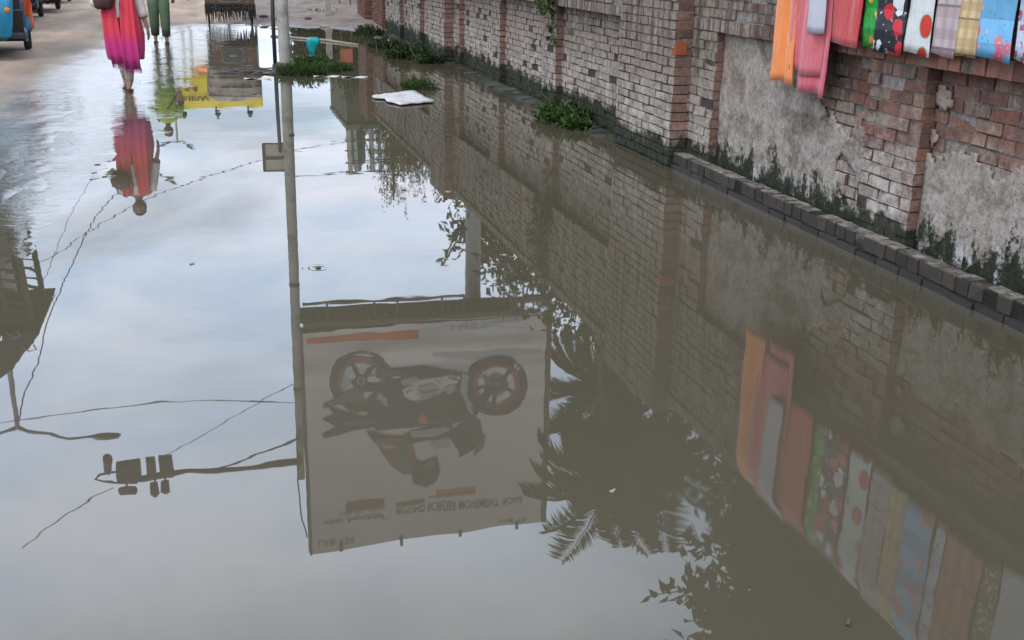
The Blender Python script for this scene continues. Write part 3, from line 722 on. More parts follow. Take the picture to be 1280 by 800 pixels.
# ---------------------------------------------------------------- overhead cables
def cable(label,pts,r=.01):
    P=[]
    Q=[refl(x,y,d) for x,y,d in pts]
    for i in range(len(Q)-1):
        for k in range(6):
            t=k/6; a=Q[max(i-1,0)];b=Q[i];c=Q[i+1];d=Q[min(i+2,len(Q)-1)]
            P.append(.5*((2*b)+(-a+c)*t+(2*a-5*b+4*c-d)*t*t+(-a+3*b-3*c+d)*t**3))
    P.append(Q[-1]); mb=MB(); mb.tube(P,r,5); o=mb.build('overhead_cable',BLK,None,True,loc=Q[0]); tag(o,label,'cable','overhead cables')
cable('long thin cable rising from the left edge past the woman\'s head to the signboard',[(-160,400,30),(35,336,30),(120,284,32),(200,242,33),(325,200,35),(360,190,36),(436,176,40)],.011)
cable('sagging cable with a knotted splice from the lamp top towards the road',[(22,532,24),(32,490,25),(50,445,26),(60,400,28),(95,320,32),(122,268,36),(152,235,40)],.016)
cable('faint thin cable left of the sagging one',[(-60,560,24),(50,360,30),(90,265,38),(125,210,46)],.009)
cable('slack cable crossing from the left edge to the concrete pole',[(-160,545,22),(0,526,20),(60,520,19),(130,510,18),(230,502,17.5),(300,500,17.2),(374,503,17)],.008)
cable('straight cable slanting up to the concrete pole behind the camera arm',[(200,573,19),(260,540,18.5),(330,498,17.6),(374,478,17)],.007)
cable('thin cable leaving the camera arm towards the lower left corner',[(142,612,17),(105,630,16.5),(70,652,16),(28,685,15)],.008)
cable('cable running right from the concrete pole to the rooftop frame',[(369,220,17),(405,218,24),(440,215,45),(500,219,45)],.012)
# ---------------------------------------------------------------- shop house at the left, its balcony and roof
shop=thing('shop_house','shop house mirrored at the left edge with teal shutters and dark overhanging roof','building',(-8,23,0))
WL=M_('stained plaster wall',(.3,.26,.22),.9,0,.25,1.5,.3,dirt=(.14,.11,.09))
TEAL=M_('teal painted shutter',(.02,.16,.15),.55,0,.25,3,.1,dirt=(.07,.06,.05)); WOOD=M_('dark old timber',(.05,.036,.028),.85,0,.35,5,.4)
e0=refl(20,292,22); e1=refl(44,404,22); rf=refl(54,432,22); rt=refl(18,482,22)
XE=e0.x
mb=MB(); mb.box(-12,-4.6,21.9,27,-.1,rt.z-.5); mb.build('walls',WL,shop)
mb=MB(); mb.box(-12,XE-.02,21.7,24.,e0.z-.2,e0.z-.02); mb.build('balcony_slab',WOOD,shop)
mb=MB()
for k in range(12):
    y=21.72; x0=-4.98-k*.55
    mb.box(x0-.5,x0,21.84,21.9,e0.z,e0.z+1.5)
mb.build('shutter_panel',TEAL,shop)
for yy in (21.75,23.4):
    mb=MB(); mb.beam((e0.x-.42,yy,e0.z),(e1.x-.42,yy,e1.z),.08); mb.beam((e0.x,yy,e0.z-.1),(e1.x,yy,e1.z),.1)
    for k in range(1,9):
        a=Vector((e0.x-.42,yy,e0.z)).lerp(Vector((e1.x-.42,yy,e1.z)),k/9); b=Vector((e0.x,yy,e0.z)).lerp(Vector((e1.x,yy,e1.z)),(k+.6)/9); mb.beam(a,b,.05,.05)
    mb.build('lattice_post',WOOD,shop)
mb=MB()
mb.box(-12,-4.2,21.78,21.82,e0.z+.0,e0.z+.9); mb.build('balcony_parapet',M_('faded teal sheet',(.03,.12,.11),.6,0,.4,2,.2,dirt=(.12,.05,.03)),shop)
mb=MB(); mb.box(-12,-4.25,21.80,21.86,e0.z+.92,e1.z-.35); mb.build('upper_wall',M_('brown boarding',(.035,.026,.02),.9,0,.3,3,.4),shop)
mb=MB()
for k in range(3):
    a=Vector((-4.25,21.76,e1.z-.35+.0)); mb.beam(a-Vector((.1,0,0)),(e1.x-.42,21.76,e1.z-.35+.25*k),.05)
mb.build('strut',WOOD,shop)
mb=MB(); rings=[]
prof=[]
for k in range(13):
    a=k/12; x=rf.x+.03-(a*5); z=rf.z-.42+ (rt.z-rf.z+.42)*math.sin(min(1,a*3)*PI/2)**.9
    prof.append((x,z))
rows=[[(x,21.4,z) for x,z in prof],[(x,24.3,z) for x,z in prof]]
mb.grid(rows); rows=[[(x,21.4,z-.5-.3*min(1,abs(x-rf.x))) if i>0 else (x-.05,21.4,z-.08) for i,(x,z) in enumerate(prof)],[(x,21.4,z) for x,z in prof]]; mb.grid(rows)
mb.poly([(prof[0][0],21.4,prof[0][1]-.08),(prof[0][0],24.3,prof[0][1]-.08),(-12,24.3,prof[0][1]-.08),(-12,21.4,prof[0][1]-.08)])
mb.build('roof',M_('rusted dark tin roof',(.035,.026,.022),.75,.1,.35,3,.3),shop)
for (x,y) in ((28,432),(8,415)):
    q=refl(x,y,21.38); mb=MB(); mb.tube([q,q+Vector((.1,-.02,.14)),q+Vector((.25,-.02,.1)),q+Vector((.2,-.02,-.02))],.018,5); mb.build('hook',STEEL,shop)
# unfinished roof top beyond the wall's end
Y0=45.; c0=refl(434,160,Y0); c1=refl(520,160,Y0)
bd=thing('unfinished_house','olive concrete house beyond the wall end with bare columns and a frame on its roof','building',(c0.x+2,Y0+2,0))
mb=MB(); mb.box(c0.x,c0.x+6.5,Y0,Y0+6,-.1,c0.z); mb.build('walls',M_('olive stained wall',(.06,.058,.03),.9,0,.35,1.2,.3,dirt=(.04,.05,.02)),bd)
mb=MB(); mb.box(c0.x-.05,c0.x+6.6,Y0-.08,Y0+6.1,c0.z-.14,c0.z+.06); mb.build('roof_slab',M_('grey slab edge',(.1,.095,.075),.9),bd)
zt_=refl(450,218,Y0).z
for x in (436,444,464,474,490): 
    q=refl(x,160,Y0); mb=MB(); mb.tube([(q.x,Y0+.2,c0.z),(q.x+.05,Y0+.2,zt_)],.11 if x in(436,464) else .08,6); mb.build('bare_column',CONC,bd)
mb=MB()
for k in range(4):
    z=c0.z+.5+(zt_-c0.z-.55)*k/3; mb.tube([(c0.x-.1,Y0+.15,z),(c0.x+3,Y0+.15,z+.03)],.045,5)
q=refl(448,180,Y0); mb.tube([(q.x,Y0+.1,c0.z),(q.x+.7,Y0+.1,zt_-.4)],.03,5)
mb.build('scaffold_rail',RUST,bd)
q=refl(450,200,Y0); mb=MB(); mb.tube([(q.x,Y0+.8,c0.z),(q.x,Y0+.8,zt_-.5)],.35,12); mb.tube([(q.x,Y0+.8,zt_-.5),(q.x,Y0+.8,zt_)],[.35,.12],12); mb.build('water_tank',M_('green tank',(.05,.13,.09),.6),bd)
for k in range(3):
    mb=MB(); mb.box(c0.x+.8+k*1.9,c0.x+1.7+k*1.9,Y0-.02,Y0+.05,2.6,3.8); mb.build('window',M_('dark window',(.02,.022,.025),.2),bd)
# yellow banner on posts
Yb=42.; a=refl(222,100,Yb); b=refl(329,134,Yb); 
bn=thing('banner_board','long yellow banner board on posts behind the hooded rickshaw with small lamps on top','banner',((a.x+b.x)/2,Yb,0))
mb=MB(); mb.grid([[ (a.x+(b.x-a.x)*u/12,Yb+.02*math.sin(u*2.1),a.z-.3+(b.z-a.z+.3)*v/4+(.03*math.sin(u*1.3) if v==4 else 0)) for u in range(13)] for v in range(5)])
bs=mb.build('sheet',M_('yellow banner',(.72,.56,.03),.5,0,.08,2,.1),bn,True)
bs.modifiers.new('t','SOLIDIFY').thickness=.03
mb=MB(); mb.box(a.x-.12,a.x+.06,Yb-.07,Yb+.05,a.z-.5,b.z-.2); mb.build('end_board',M_('brown board',(.2,.1,.05),.7),bn)
for x in (a.x+.3,(a.x+b.x)/2,b.x-.1):
    mb=MB(); mb.tube([(x,Yb+.08,-.1),(x,Yb+.08,b.z)],.05,8); mb.build('post',STEEL,bn)
for px2 in (228,270,310):
    q=refl(px2,134,Yb); mb=MB(); mb.tube([(q.x,Yb,b.z-.05),(q.x,Yb-.05,b.z+.2),(q.x+.05,Yb-.4,b.z+.27)],.03,6); mb.tube([(q.x+.05,Yb-.4,b.z+.3),(q.x+.05,Yb-.55,b.z+.1)],[.05,.12],8); mb.build('flood_lamp',DARKM,bn)
def text3(s,x0,y,z0,wid,hgt,name,mat,par,loc):
    cu=bpy.data.curves.new(name,'FONT'); cu.body=s; cu.offset=.02; to=bpy.data.objects.new('tmp',cu); COL.objects.link(to)
    bpy.context.view_layer.update(); me=bpy.data.meshes.new_from_object(to.evaluated_get(bpy.context.evaluated_depsgraph_get())); bpy.data.objects.remove(to)
    X=[v.co.x for v in me.vertices]; Yy=[v.co.y for v in me.vertices]
    for v in me.vertices:
        v.co=Vector((x0+wid*(v.co.x-min(X))/(max(X)-min(X)),y,z0+hgt*(v.co.y-min(Yy))/(max(Yy)-min(Yy))))-loc
    me.materials.clear(); me.materials.append(mat); o=bpy.data.objects.new(name,me); COL.objects.link(o); o.parent=par
OLV=M_('olive lettering',(.16,.1,.02),.6)
text3('NEW',a.x+.12,Yb-.035,a.z+.55,.95,.2,'lettering',OLV,bs,root_loc(bn)); text3('64',a.x+.2,Yb-.035,a.z+.22,.5,.2,'lettering',OLV,bs,root_loc(bn))
# orange awning stall left of the rickshaw
q0=refl(240,84,38); q1=refl(268,94,38)
st=thing('awning_stall','small roadside stall with an orange awning left of the hooded rickshaw','stall',((q0.x+q1.x)/2,38,0))
mb=MB(); mb.grid([[(q0.x+(q1.x-q0.x)*u/6,38+.9*v,q0.z+(q1.z-q0.z)*v+.02*math.sin(u*3)) for u in range(7)] for v in (0,.5,1)]); mb.build('awning',M_('orange awning',(.75,.15,.04),.6),st).modifiers.new('t','SOLIDIFY').thickness=.03
mb=MB(); 
mb.box(q0.x-.1,q0.x+.55,38.02,38.1,q0.z-.32,q0.z-.03); mb.build('valance_board',M_('dark board',(.06,.05,.05),.8),st)
for x in (q0.x+.03,q1.x-.03):
    mb=MB(); mb.tube([(x,38,-.1),(x,38,q0.z)],.035,6); mb.tube([(x,38.9,-.1),(x,38.9,q1.z)],.035,6); mb.build('post',RUST,st)
# ---------------------------------------------------------------- vegetation
def leafq(mb,p,d,n,L,Wd,fold=.25,mi=0):
    d=d.normalized(); s=d.cross(n); 
    if s.length<1e-5: s=d.cross(Vector((1,0,.3)))
    s.normalize(); n=s.cross(d)
    a=p; b=p+d*L*.45+s*Wd/2+n*fold*Wd; c=p+d*L-n*L*.12; e=p+d*L*.45-s*Wd/2+n*fold*Wd
    i=len(mb.v); mb.v+=[tuple(a),tuple(b),tuple(c),tuple(e)]; mb.f+=[(i,i+1,i+2,i+3)] if False else [(i,i+1,i+2),(i,i+2,i+3)]; mb.m+=[mi,mi]
def rv(): 
    v=Vector((random.gauss(0,1),random.gauss(0,1),random.gauss(0,1))); return v.normalized()
def crown(mb,c,r,ncl,nl,L,Wd,clr=.35,surf=.55,droop=.3,cut=None):
    for _ in range(ncl):
        d=rv(); k=(surf+(1-surf)*rnd())*(1+.28*noise.noise(d*2.1+Vector(c)))
        p=Vector(c)+Vector((d.x*r[0],d.y*r[1],d.z*r[2]))*k
        if cut and cut(p): continue
        ax=(d+rv()*.7-Vector((0,0,droop))).normalized()
        for i in range(nl):
            q=p+ax*U(-clr,clr)+rv()*clr*.55*rnd()**.5
            leafq(mb,q,(ax*.6+rv()*.8-Vector((0,0,droop))),rv()+Vector((0,0,.7)),L*U(.6,1.15),Wd*U(.7,1.1))
def limbs(mb,base,top,c,r,n=7,r0=.16):
    base=Vector(base); top=Vector(top)
    mb.tube([base,base.lerp(top,.4)+Vector((U(-.1,.1),U(-.1,.1),0)),top],[r0,r0*.8,r0*.5],9)
    for k in range(n):
        d=rv(); e=Vector(c)+Vector((d.x*r[0],d.y*r[1],abs(d.z)*r[2]*.8))*.8; s=base.lerp(top,U(.55,1)); m=s.lerp(e,.5)+rv()*.15
        mb.tube([s,m,e],[r0*.42,r0*.28,r0*.08],6)
BARK=M_('grey brown bark',(.12,.09,.065),.95,0,.35,8,.6)
G1=mat_leaf('broad dark leaf',(.022,.036,.014),(.05,.075,.026)); G2=mat_leaf('bush leaf',(.03,.05,.012),(.085,.12,.03)); G3=mat_leaf('dry olive leaf',(.09,.075,.03),(.2,.14,.06)); G4=mat_leaf('fresh weed leaf',(.025,.055,.011),(.068,.125,.026)); G5=mat_leaf('palm leaf',(.035,.045,.018),(.075,.085,.035))
def tree(name,label,cat,base,top,blobs,L,Wd,leaf,grp=None,r0=.16,droop=.3,n=7):
    o=thing(name,label,cat,(base[0],base[1],0),group=grp)
    mb=MB(); c,r=blobs[0][0],blobs[0][1]; limbs(mb,base,top,c,r,n,r0); mb.build('trunk',BARK,o,True)
    mb=MB()
    for (c,r,ncl,nl,sf) in blobs: crown(mb,c,r,ncl,nl,L,Wd,clr=max(L*1.6,.25),surf=sf,droop=droop)
    mb.build('crown',leaf,o); return o
# near broad-leaved tree that fills the lower right of the mirror image
c_=refl(985,760,9.3)
tree('broadleaf_tree','broad leaved tree close behind the wall, its large pointed leaves mirrored at the lower right','tree',(6.4,9.6,0),(6.2,9.4,3.6),
 [((6.28,9.4,c_.z+.2),(1.35,1.3,2.0),900,18,.05),((7.2,9.0,4.6),(1.8,1.3,2.7),430,16,.1),((5.75,9.2,3.0),(.95,1.1,1.25),320,16,.05),((8.6,8.6,5.6),(2.,1.4,3.),260,16,.2)],.21,.10,G1,droop=.5)
# a leafy spray reaching left from it
mb=MB(); s0=refl(890,742,9.0); s1=refl(850,738,8.95); s2=refl(812,742,8.9)
sp_=bpy.data.objects['broadleaf_tree']
mb.tube([s0+Vector((.5,0,.1)),s0,s1,s2],[.014,.01,.007,.003],5,0)
for k in range(15):
    u=min(1,(k+U(.1,.9))/15); p=s0.lerp(s2,u)+rv()*.015; leafq(mb,p,Vector((-U(.2,1.1),U(-.5,.3),(-1)**k*U(.5,1.1)-.25)),Vector((U(-.4,.4),-1,U(-.2,.5))),U(.11,.22),U(.05,.08),mi=1)
p3=refl(880,690,9.0); p4=refl(866,655,9.0)
mb.tube([s0+Vector((.3,0,-.2)),p3,p4],[.012,.008,.004],5,0)
for k in range(12):
    p=p3.lerp(p4,k/11); leafq(mb,p,Vector((-.9+rnd()*.5,-.1,U(-.7,.6))),Vector((0,-1,.2)),U(.14,.2),.07,mi=1)
mb.build('leafy_branch',[BARK,G1],sp_)
# palms
def palm(label,x,y,zc,nf,Lf,lean=(0,0),tilt=0):
    o=thing('palm_tree',label,'palm tree',(x-lean[0],y-lean[1],0),group='palms behind the wall')
    mb=MB(); n=16; mb.tube([(x-lean[0]*(1-(k/n)**1.5),y-lean[1]*(1-k/n),-.1+(zc+.1)*k/n) for k in range(n+1)],[.17-.05*k/n+.012*(k%2) for k in range(n+1)],10); mb.build('trunk',BARK,o,True)
    for k in range(nf):
        az=2.399*k+tilt; el=1.35-1.75*(k/nf)**.9+U(-.1,.1); L=Lf*U(.8,1.08); mb=MB()
        pts=[]; p=Vector((x,y,zc)); ns=14
        for i in range(ns+1):
            t=i/ns; e=el-(.2+1.15*t*t)*(.6 if k<9 else 1.); pts.append(p.copy()); 
            p=p+Vector((math.cos(az)*math.cos(e),math.sin(az)*math.cos(e),math.sin(e)))*L/ns
        mb.tube(pts,[.024*(1-i/ns)**1.2+.003 for i in range(ns+1)],5)
        for i in range(2,ns*5):
            t=i/(ns*5); j=min(ns-1,int(t*ns)); q=pts[j].lerp(pts[j+1],t*ns-j); tg=(pts[j+1]-pts[j]).normalized()
            sd=tg.cross(Vector((0,0,1))); 
            if sd.length<.05: sd=Vector((math.sin(az),-math.cos(az),0))
            sd.normalize(); ll=Lf*.34*(.35+.65*math.sin(min(1,t*.85+.12)*PI)**.6)*U(.85,1.1)
            for s_ in (-1,1):
                d=(sd*s_*.8+tg*.75+Vector((0,0,-.28-.25*t))+rv()*.08)
                leafq(mb,q,d,Vector((0,0,1)),ll,.032,.1)
        mb.build('frond',G5,o)
    return o
pc=refl(763,598,16); palm('tallest palm with feathery drooping fronds just right of the billboard',pc.x,16,pc.z,30,1.6,(.5,.2),.3)
pc=refl(818,570,14.2); palm('palm partly hidden between the tallest palm and the broad leaved tree',pc.x,14.2,pc.z,20,1.55,(-.3,.1),1.2)
pc=refl(748,480,21.8); palm('small palm behind the right edge of the billboard',pc.x,21.8,pc.z,20,1.9,(-.3,.0),2.2)
# dark trees filling behind
def at(x,y,Yd): p=refl(x,y,Yd); return (p.x,p.y,p.z)
tree('shade_tree','dense dark tree behind the palms and the wall','tree',(6.9,17.2,0),(7.,17.2,3.5),[((7.2,17.2,3.5),(1.9,1.4,1.9),380,16,.1),((5.6,17,3.0),(1.2,1.,1.4),160,14,.1)],.22,.1,G1,'trees behind the wall')
tree('shade_tree','dark tree between the small palm and the broad leaved tree, close behind the wall','tree',(6.4,12.4,0),(6.4,12.4,3.),[((6.3,12.4,2.8),(1.6,1.1,1.45),330,16,.1),((8.1,12.0,4.2),(1.5,1.2,2.),240,16,.1)],.2,.09,G1,'trees behind the wall')
tree('shade_tree','low dark tree behind the billboard column','tree',(8.,24,0),(8.,24,3.5),[((8.0,24,4.2),(2.6,1.6,2.6),360,16,.1),((5.9,22.6,3.4),(1.,1.,1.8),120,16,.1)],.24,.11,G1,'trees behind the wall')
# bushes above the wall, farther on
bsh=[((5.0,22,1.9),(.8,1.7,1.0),G2,120,'green bush leaning over the wall under the billboard column'),((4.9,25.5,2.4),(.9,1.8,1.3),G3,130,'dry brown creeper heap on the wall left of the billboard column'),((5.3,30,2.6),(1.1,2.,1.6),G2,150,'green bush mass at the far end of the wall'),((4.6,19.3,1.6),(.5,1.2,1.0),G3,90,'brown creeper hanging over the wall near the column foot'),((4.7,15.8,1.6),(.5,1.4,1.0),G2,90,'low green bush behind the middle of the wall')]
for c,r,m,n,lb in bsh:
    o=thing('bush',lb,'bush',(c[0],c[1],0),group='bushes over the wall'); mb=MB()
    for k in range(5): mb.tube([(c[0]+U(-.2,.2),c[1]+U(-.3,.3),0),(c[0]+U(-.4,.4),c[1]+U(-.8,.8),c[2])],[.04,.015],5)
    mb.build('stem',BARK,o); mb=MB(); crown(mb,c,r,n*3,16,.13,.055,clr=.22,surf=.1)
    for k in range(40):
        p=Vector(c)+Vector((U(-r[0],r[0]),U(-r[1],r[1]),r[2]*U(.6,1.1))); 
        for i in range(8): leafq(mb,p+Vector((0,0,i*.03)),rv()+Vector((0,0,.3)),rv(),.09,.04)
    mb.build('crown',m,o)
# feathery conifer-like tree
q=refl(492,250,34); 
tree('slender_tree','slender wispy tree rising beside the rooftop frame','tree',(q.x,34,0),(q.x,34,q.z),[((q.x,34,q.z-1.1),(.55,.5,1.6),90,12,.2),((q.x-.1,34,3.2),(1.,.9,1.9),140,14,.2)],.14,.05,G2,r0=.07)
q=refl(405,110,34)
tree('roadside_tree','leafy green tree beyond the far mud bank','tree',(q.x+.6,36,0),(q.x+.6,36,2.),[((q.x+.1,35.5,1.1),(1.3,.9,1.35),360,16,.05),((q.x+1.5,35.5,1.5),(1.2,.9,1.7),360,16,.05)],.18,.09,G2,r0=.1)
q=refl(455,140,33)
tree('roadside_tree','darker green tree between the mud bank and the olive house','tree',(q.x+.2,32,0),(q.x+.2,32,1.8),[((q.x+.1,32,1.5),(.9,.8,1.5),320,16,.05)],.15,.07,G2,r0=.1)
# weeds
DRY=M_('dry straw stem',(.2,.15,.08),.9)
G1B=mat_leaf('dark weed leaf',(.012,.028,.008),(.035,.065,.016))  # darker green leaf for the weeds at the wall foot and on the bank
def weed(x,y,r,h,n,label,leaf=G4,L=.1,Wd=.035,z=0.,name='weed_clump'):
    if leaf is G2: leaf=G1B
    o=thing(name,label,'weeds',(x,y,z),group='weeds along the water'); mb=MB()
    for k in range(n):
        a=U(0,2*PI); rr=r*math.sqrt(rnd()); b=Vector((x+rr*math.cos(a),y+rr*1.2*math.sin(a),z)); hh=h*U(.35,1)*(1-.4*rr/r)
        d=Vector((U(-.4,.4),U(-.4,.4),1)); t=b+d*hh; mb.tube([b,b.lerp(t,.5)+rv()*.02,t],[.005,.004,.002],4,1)
        for i in range(7): leafq(mb,b.lerp(t,U(.2,1)),rv()+Vector((0,0,.35)),Vector((0,0,1)),L*U(.6,1.2),Wd)
    mb.build('foliage',[leaf,G4],o)
    mb=MB()
    for k in range(max(6,n//8)):
        a=U(0,2*PI); rr=r*math.sqrt(rnd())*1.15; b=Vector((x+rr*math.cos(a),y+rr*1.2*math.sin(a),z)); t=b+Vector((U(-.7,.7),U(-.7,.7),U(.2,1)))*h*U(.7,1.5); mb.tube([b,b.lerp(t,.6)+Vector((0,0,.02)),t],[.004,.003,.002],4)
    mb.build('dead_stems',DRY,o)
def wk(px,py,*a,**k): p=gnd(px,py); weed(p.x,p.y,*a,**k)
wk(702,150,.30,.20,150,'lush green weeds at the foot of the wall left of the near buttress')
wk(722,160,.15,.12,50,'small weed tuft trailing from the lush clump')
wk(512,72,.35,.26,110,'dark green weeds at the wall foot near the far buttress',leaf=G2)
wk(484,60,.3,.2,60,'weeds on the wall foot behind the white floating sheet',leaf=G2)
wk(461,44,.3,.25,70,'weeds where the mud bank meets the wall',leaf=G2)
wk(536,78,.22,.18,50,'low weeds just left of the far buttress',leaf=G2)
wk(410,22,.7,.32,200,'leafy dark weeds growing on the mud bank',leaf=G2)
wk(438,14,.5,.3,90,'bright weeds beside the pale stone on the bank')
wk(522,110,.24,.07,45,'thin grass patch standing in the water above the white sheet',L=.14,Wd=.015)
wk(376,92,.34,.09,110,'grass growing around the foot of the concrete pole',L=.14,Wd=.018)
wk(404,88,.4,.07,90,'floating grass right of the concrete pole foot',L=.14,Wd=.018)
wk(392,80,.30,.09,70,'sparse grass behind the pole foot clump',L=.14,Wd=.018)
o=thing('wall_plant','small green plant rooted in the top of the wall and hanging down its face','plant',(XF,12.3,1.3)); mb=MB()
for k in range(55):
    b=Vector((XF-.01,12.3+U(-.3,.3),U(1.15,2.1))); d=Vector((-.6,U(-.4,.4),U(-.9,.3))); t=b+d*.2
    mb.tube([b,t],[.005,.002],4)
    for i in range(7): leafq(mb,b.lerp(t,U(.2,1.)),rv()+Vector((-.5,0,-.3)),Vector((-1,0,.5)),.085,.04)
for k in range(14):
    b=Vector((XF-.01,12.2+U(-.15,.15),U(.75,1.15))); 
    for i in range(5): leafq(mb,b,rv()+Vector((-.5,0,-.3)),Vector((-1,0,.5)),.07,.03)
mb.build('foliage',G2,o)
# ---------------------------------------------------------------- litter and stones
def sheetobj(corners,name,label,cat,mat,z=.008,n=14,amp=.01):
    P=[gnd(*c) for c in corners]; mb=MB(); rows=[]
    for i in range(n+1):
        row=[]
        for k in range(n+1):
            u=i/n; v=k/n; p=(P[0].lerp(P[1],u)).lerp(P[3].lerp(P[2],u),v); e=1-max(abs(u-.5),abs(v-.5))*2
            j=.05*noise.noise(Vector((u*4,v*4,9))); row.append((p.x+j,p.y+j*1.5,z+.004+amp*abs(noise.noise(Vector((u*5,v*5,2))))*1.6))
        rows.append(row)
    mb.grid(rows); o=mb.build(name,mat,None,True,loc=P[0]); o.modifiers.new('t','SOLIDIFY').thickness=.012; return tag(o,label,cat)
sheetobj([(465,122),(500,133),(543,129),(516,115)],'floating_sheet','white crumpled plastic sheet floating on the water near the wall','plastic sheet',M_('white plastic sheet',(.46,.44,.43),.5,0,.3,7,.6,dirt=(.3,.27,.24)),amp=.008)
p=gnd(391,66); mb=MB(); rows=[]
for i in range(9):
    t_=i/8; w_=.11*(1-t_)**.6*(1 if i else .6)+.012
    rows.append([Vector((p.x+w_*math.cos(a)*(1+.3*math.sin(3*a+i)) ,p.y+.6*w_*math.sin(a),.0+.26*(1-t_)-.02+.03*math.sin(a*2))) for a in [2*PI*k/14 for k in range(14)]])
mb.loft(rows); q=mb.build('plastic_bag',M_('teal plastic bag',(.01,.34,.34),.35,0,.25,12,.6),None,True,loc=p); tag(q,'teal plastic bag lying in the shallow water behind the grass','bag')
STONE=M_('pale stone',(.32,.27,.22),.9,0,.25,7,.5); DST=M_('dark wet rubble',(.07,.06,.052),.7,0,.35,8,.5)
def rock(px,py,s,label,mat,cat='stone',zz=None,name='stone'):
    p=gnd(px,py); z=ghgt(p.x,p.y) if zz is None else zz; mb=MB(); rings=[]
    for i in range(7):
        t_=i/6; ang=PI*(t_-.5); rings.append([])
        for k in range(11):
            a=2*PI*k/11; rr=math.cos(ang)*(1+.35*noise.noise(Vector((math.cos(a)*1.4+px,math.sin(a)*1.4,t_*2)))); rings[-1].append((p.x+s[0]*rr*math.cos(a),p.y+s[1]*rr*math.sin(a),z+s[2]*math.sin(ang)*.9+s[2]*.35))
    mb.loft(rings); o=mb.build(name,mat,None,loc=(p.x,p.y,z)); return tag(o,label,cat,'stones and rubble by the water')
rock(432,17,(.14,.14,.2),'pale upright stone between the weeds on the bank',STONE,zz=.2)
rock(459,44,(.16,.2,.1),'dark lump of rubble where the bank meets the wall',DST)
rock(473,47,(.14,.18,.09),'brown stone at the wall foot near the far end',DST)
rock(486,52,(.14,.15,.10),'mossy stone beside the weeds at the wall foot',STONE)
rock(447,53,(.2,.12,.04),'flat brick piece at the water line below the mud bank',M_('old red brick piece',(.25,.09,.05),.9))
rock(623,153,(.07,.05,.025),'small dark clod floating near the wall reflection',DST)
rock(1045,252,(.05,.09,.04),'lump in the broken hole of the plaster by the ledge',STONE,zz=.16) if False else None
rock(347,36,(.2,.1,.05),'flat stone on the bank behind the thin post',STONE)
rock(330,27,(.12,.1,.05),'brown clod on the bank beside the rickshaw',DST)
rock(407,34,(.12,.08,.04),'small clod at the edge of the mud bank',STONE)
rock(385,29,(.1,.08,.05),'dark clod on the slope below the weeds',DST)
for (a_,b_,lb) in ((408,96,'pale scrap floating right of the pole grass'),(443,97,'curled white scrap floating near the mirrored sign'),(322,99,'small white scrap floating near the hood reflection')):
    p=gnd(a_,b_); mb=MB(); mb.grid([[(p.x+.09*(u-2),p.y+.05*(v-1)+.03*math.sin(u),.008+.012*math.sin(u*1.7+v)) for u in range(5)] for v in range(3)]); o=mb.build('floating_scrap',M_('white scrap',(.5,.47,.42),.6),None,True,loc=p); o.modifiers.new('t','SOLIDIFY').thickness=.004; tag(o,lb,'litter','floating scraps')
# twigs and scum around the pole foot
o=thing('driftwood','raft of dark twigs and scum caught against the foot of the poles','debris',(gnd(335,90).x,gnd(335,90).y,0)); mb=MB()
for k in range(46):
    p=gnd(U(300,378),U(86,94)); a=U(-.25,.25)+(PI if rnd()<.5 else 0); L=U(.1,.45); mb.tube([(p.x,p.y,.004),(p.x+L*.5*math.cos(a),p.y+L*.5*math.sin(a)+U(-.03,.03),U(.01,.035)),(p.x+L*math.cos(a),p.y+L*math.sin(a),.006)],[.008,.011,.004],5)
mb.build('twigs',DST,o); mb=MB()
p=gnd(345,90); mb.grid([[(p.x+.42*math.cos(a)*r_*(1+.3*math.sin(5*a)),p.y+.3*math.sin(a)*r_*(1+.25*math.sin(3*a+1)),.006+.01*(1-r_)) for a in [2*PI*k/24 for k in range(25)]] for r_ in (.02,.4,.75,1.)]); mb.build('scum',DST,o,True)
p=gnd(398,335); mb=MB(); mb.ell((p.x,p.y,.004),.016,.010,.006,8,5); o=mb.build('floating_leaf',DST,None,True,loc=p); tag(o,'tiny dark leaf making a ring of ripples on the open water','leaf')
for k,(xx,yy) in enumerate([(118,216),(131,221),(122,206),(560,240),(835,380),(1060,780),(240,330),(1025,445),(505,238),(765,615)]):
    p=gnd(xx,yy); mb=MB(); a=U(0,PI); s_=U(.004,.009) if yy>300 else .014
    mb.loft([[(p.x+s_*1.8*math.cos(t_)*math.cos(a)-s_*.7*math.sin(t_)*math.sin(a),p.y+s_*1.8*math.cos(t_)*math.sin(a)+s_*.7*math.sin(t_)*math.cos(a),z_+.004*math.cos(2*t_)) for t_ in [2*PI*q/8 for q in range(8)]] for z_ in (.002,.006)])
    o=mb.build('floating_scrap',DST if k%3 else M_('pale dry leaf',(.3,.26,.18),.8),None,loc=p); tag(o,'tiny leaf scrap drifting on the open water','litter','tiny scraps on the open water')
# boundary strip between bank and flood: half-sunk plank
a=gnd(372,47); b=gnd(448,57); mb=MB(); mb.tube([(a.x-.5,a.y+.3,.01),a.lerp(b,.5)+Vector((0,.05,.015)),(b.x,b.y,.01)],[.025,.03,.025],6); o=mb.build('sunken_pipe',M_('pale pipe',(.28,.24,.19),.7,0,.2,5,.3),None,True,loc=a); tag(o,'long pale pipe half sunk along the foot of the mud bank','pipe')
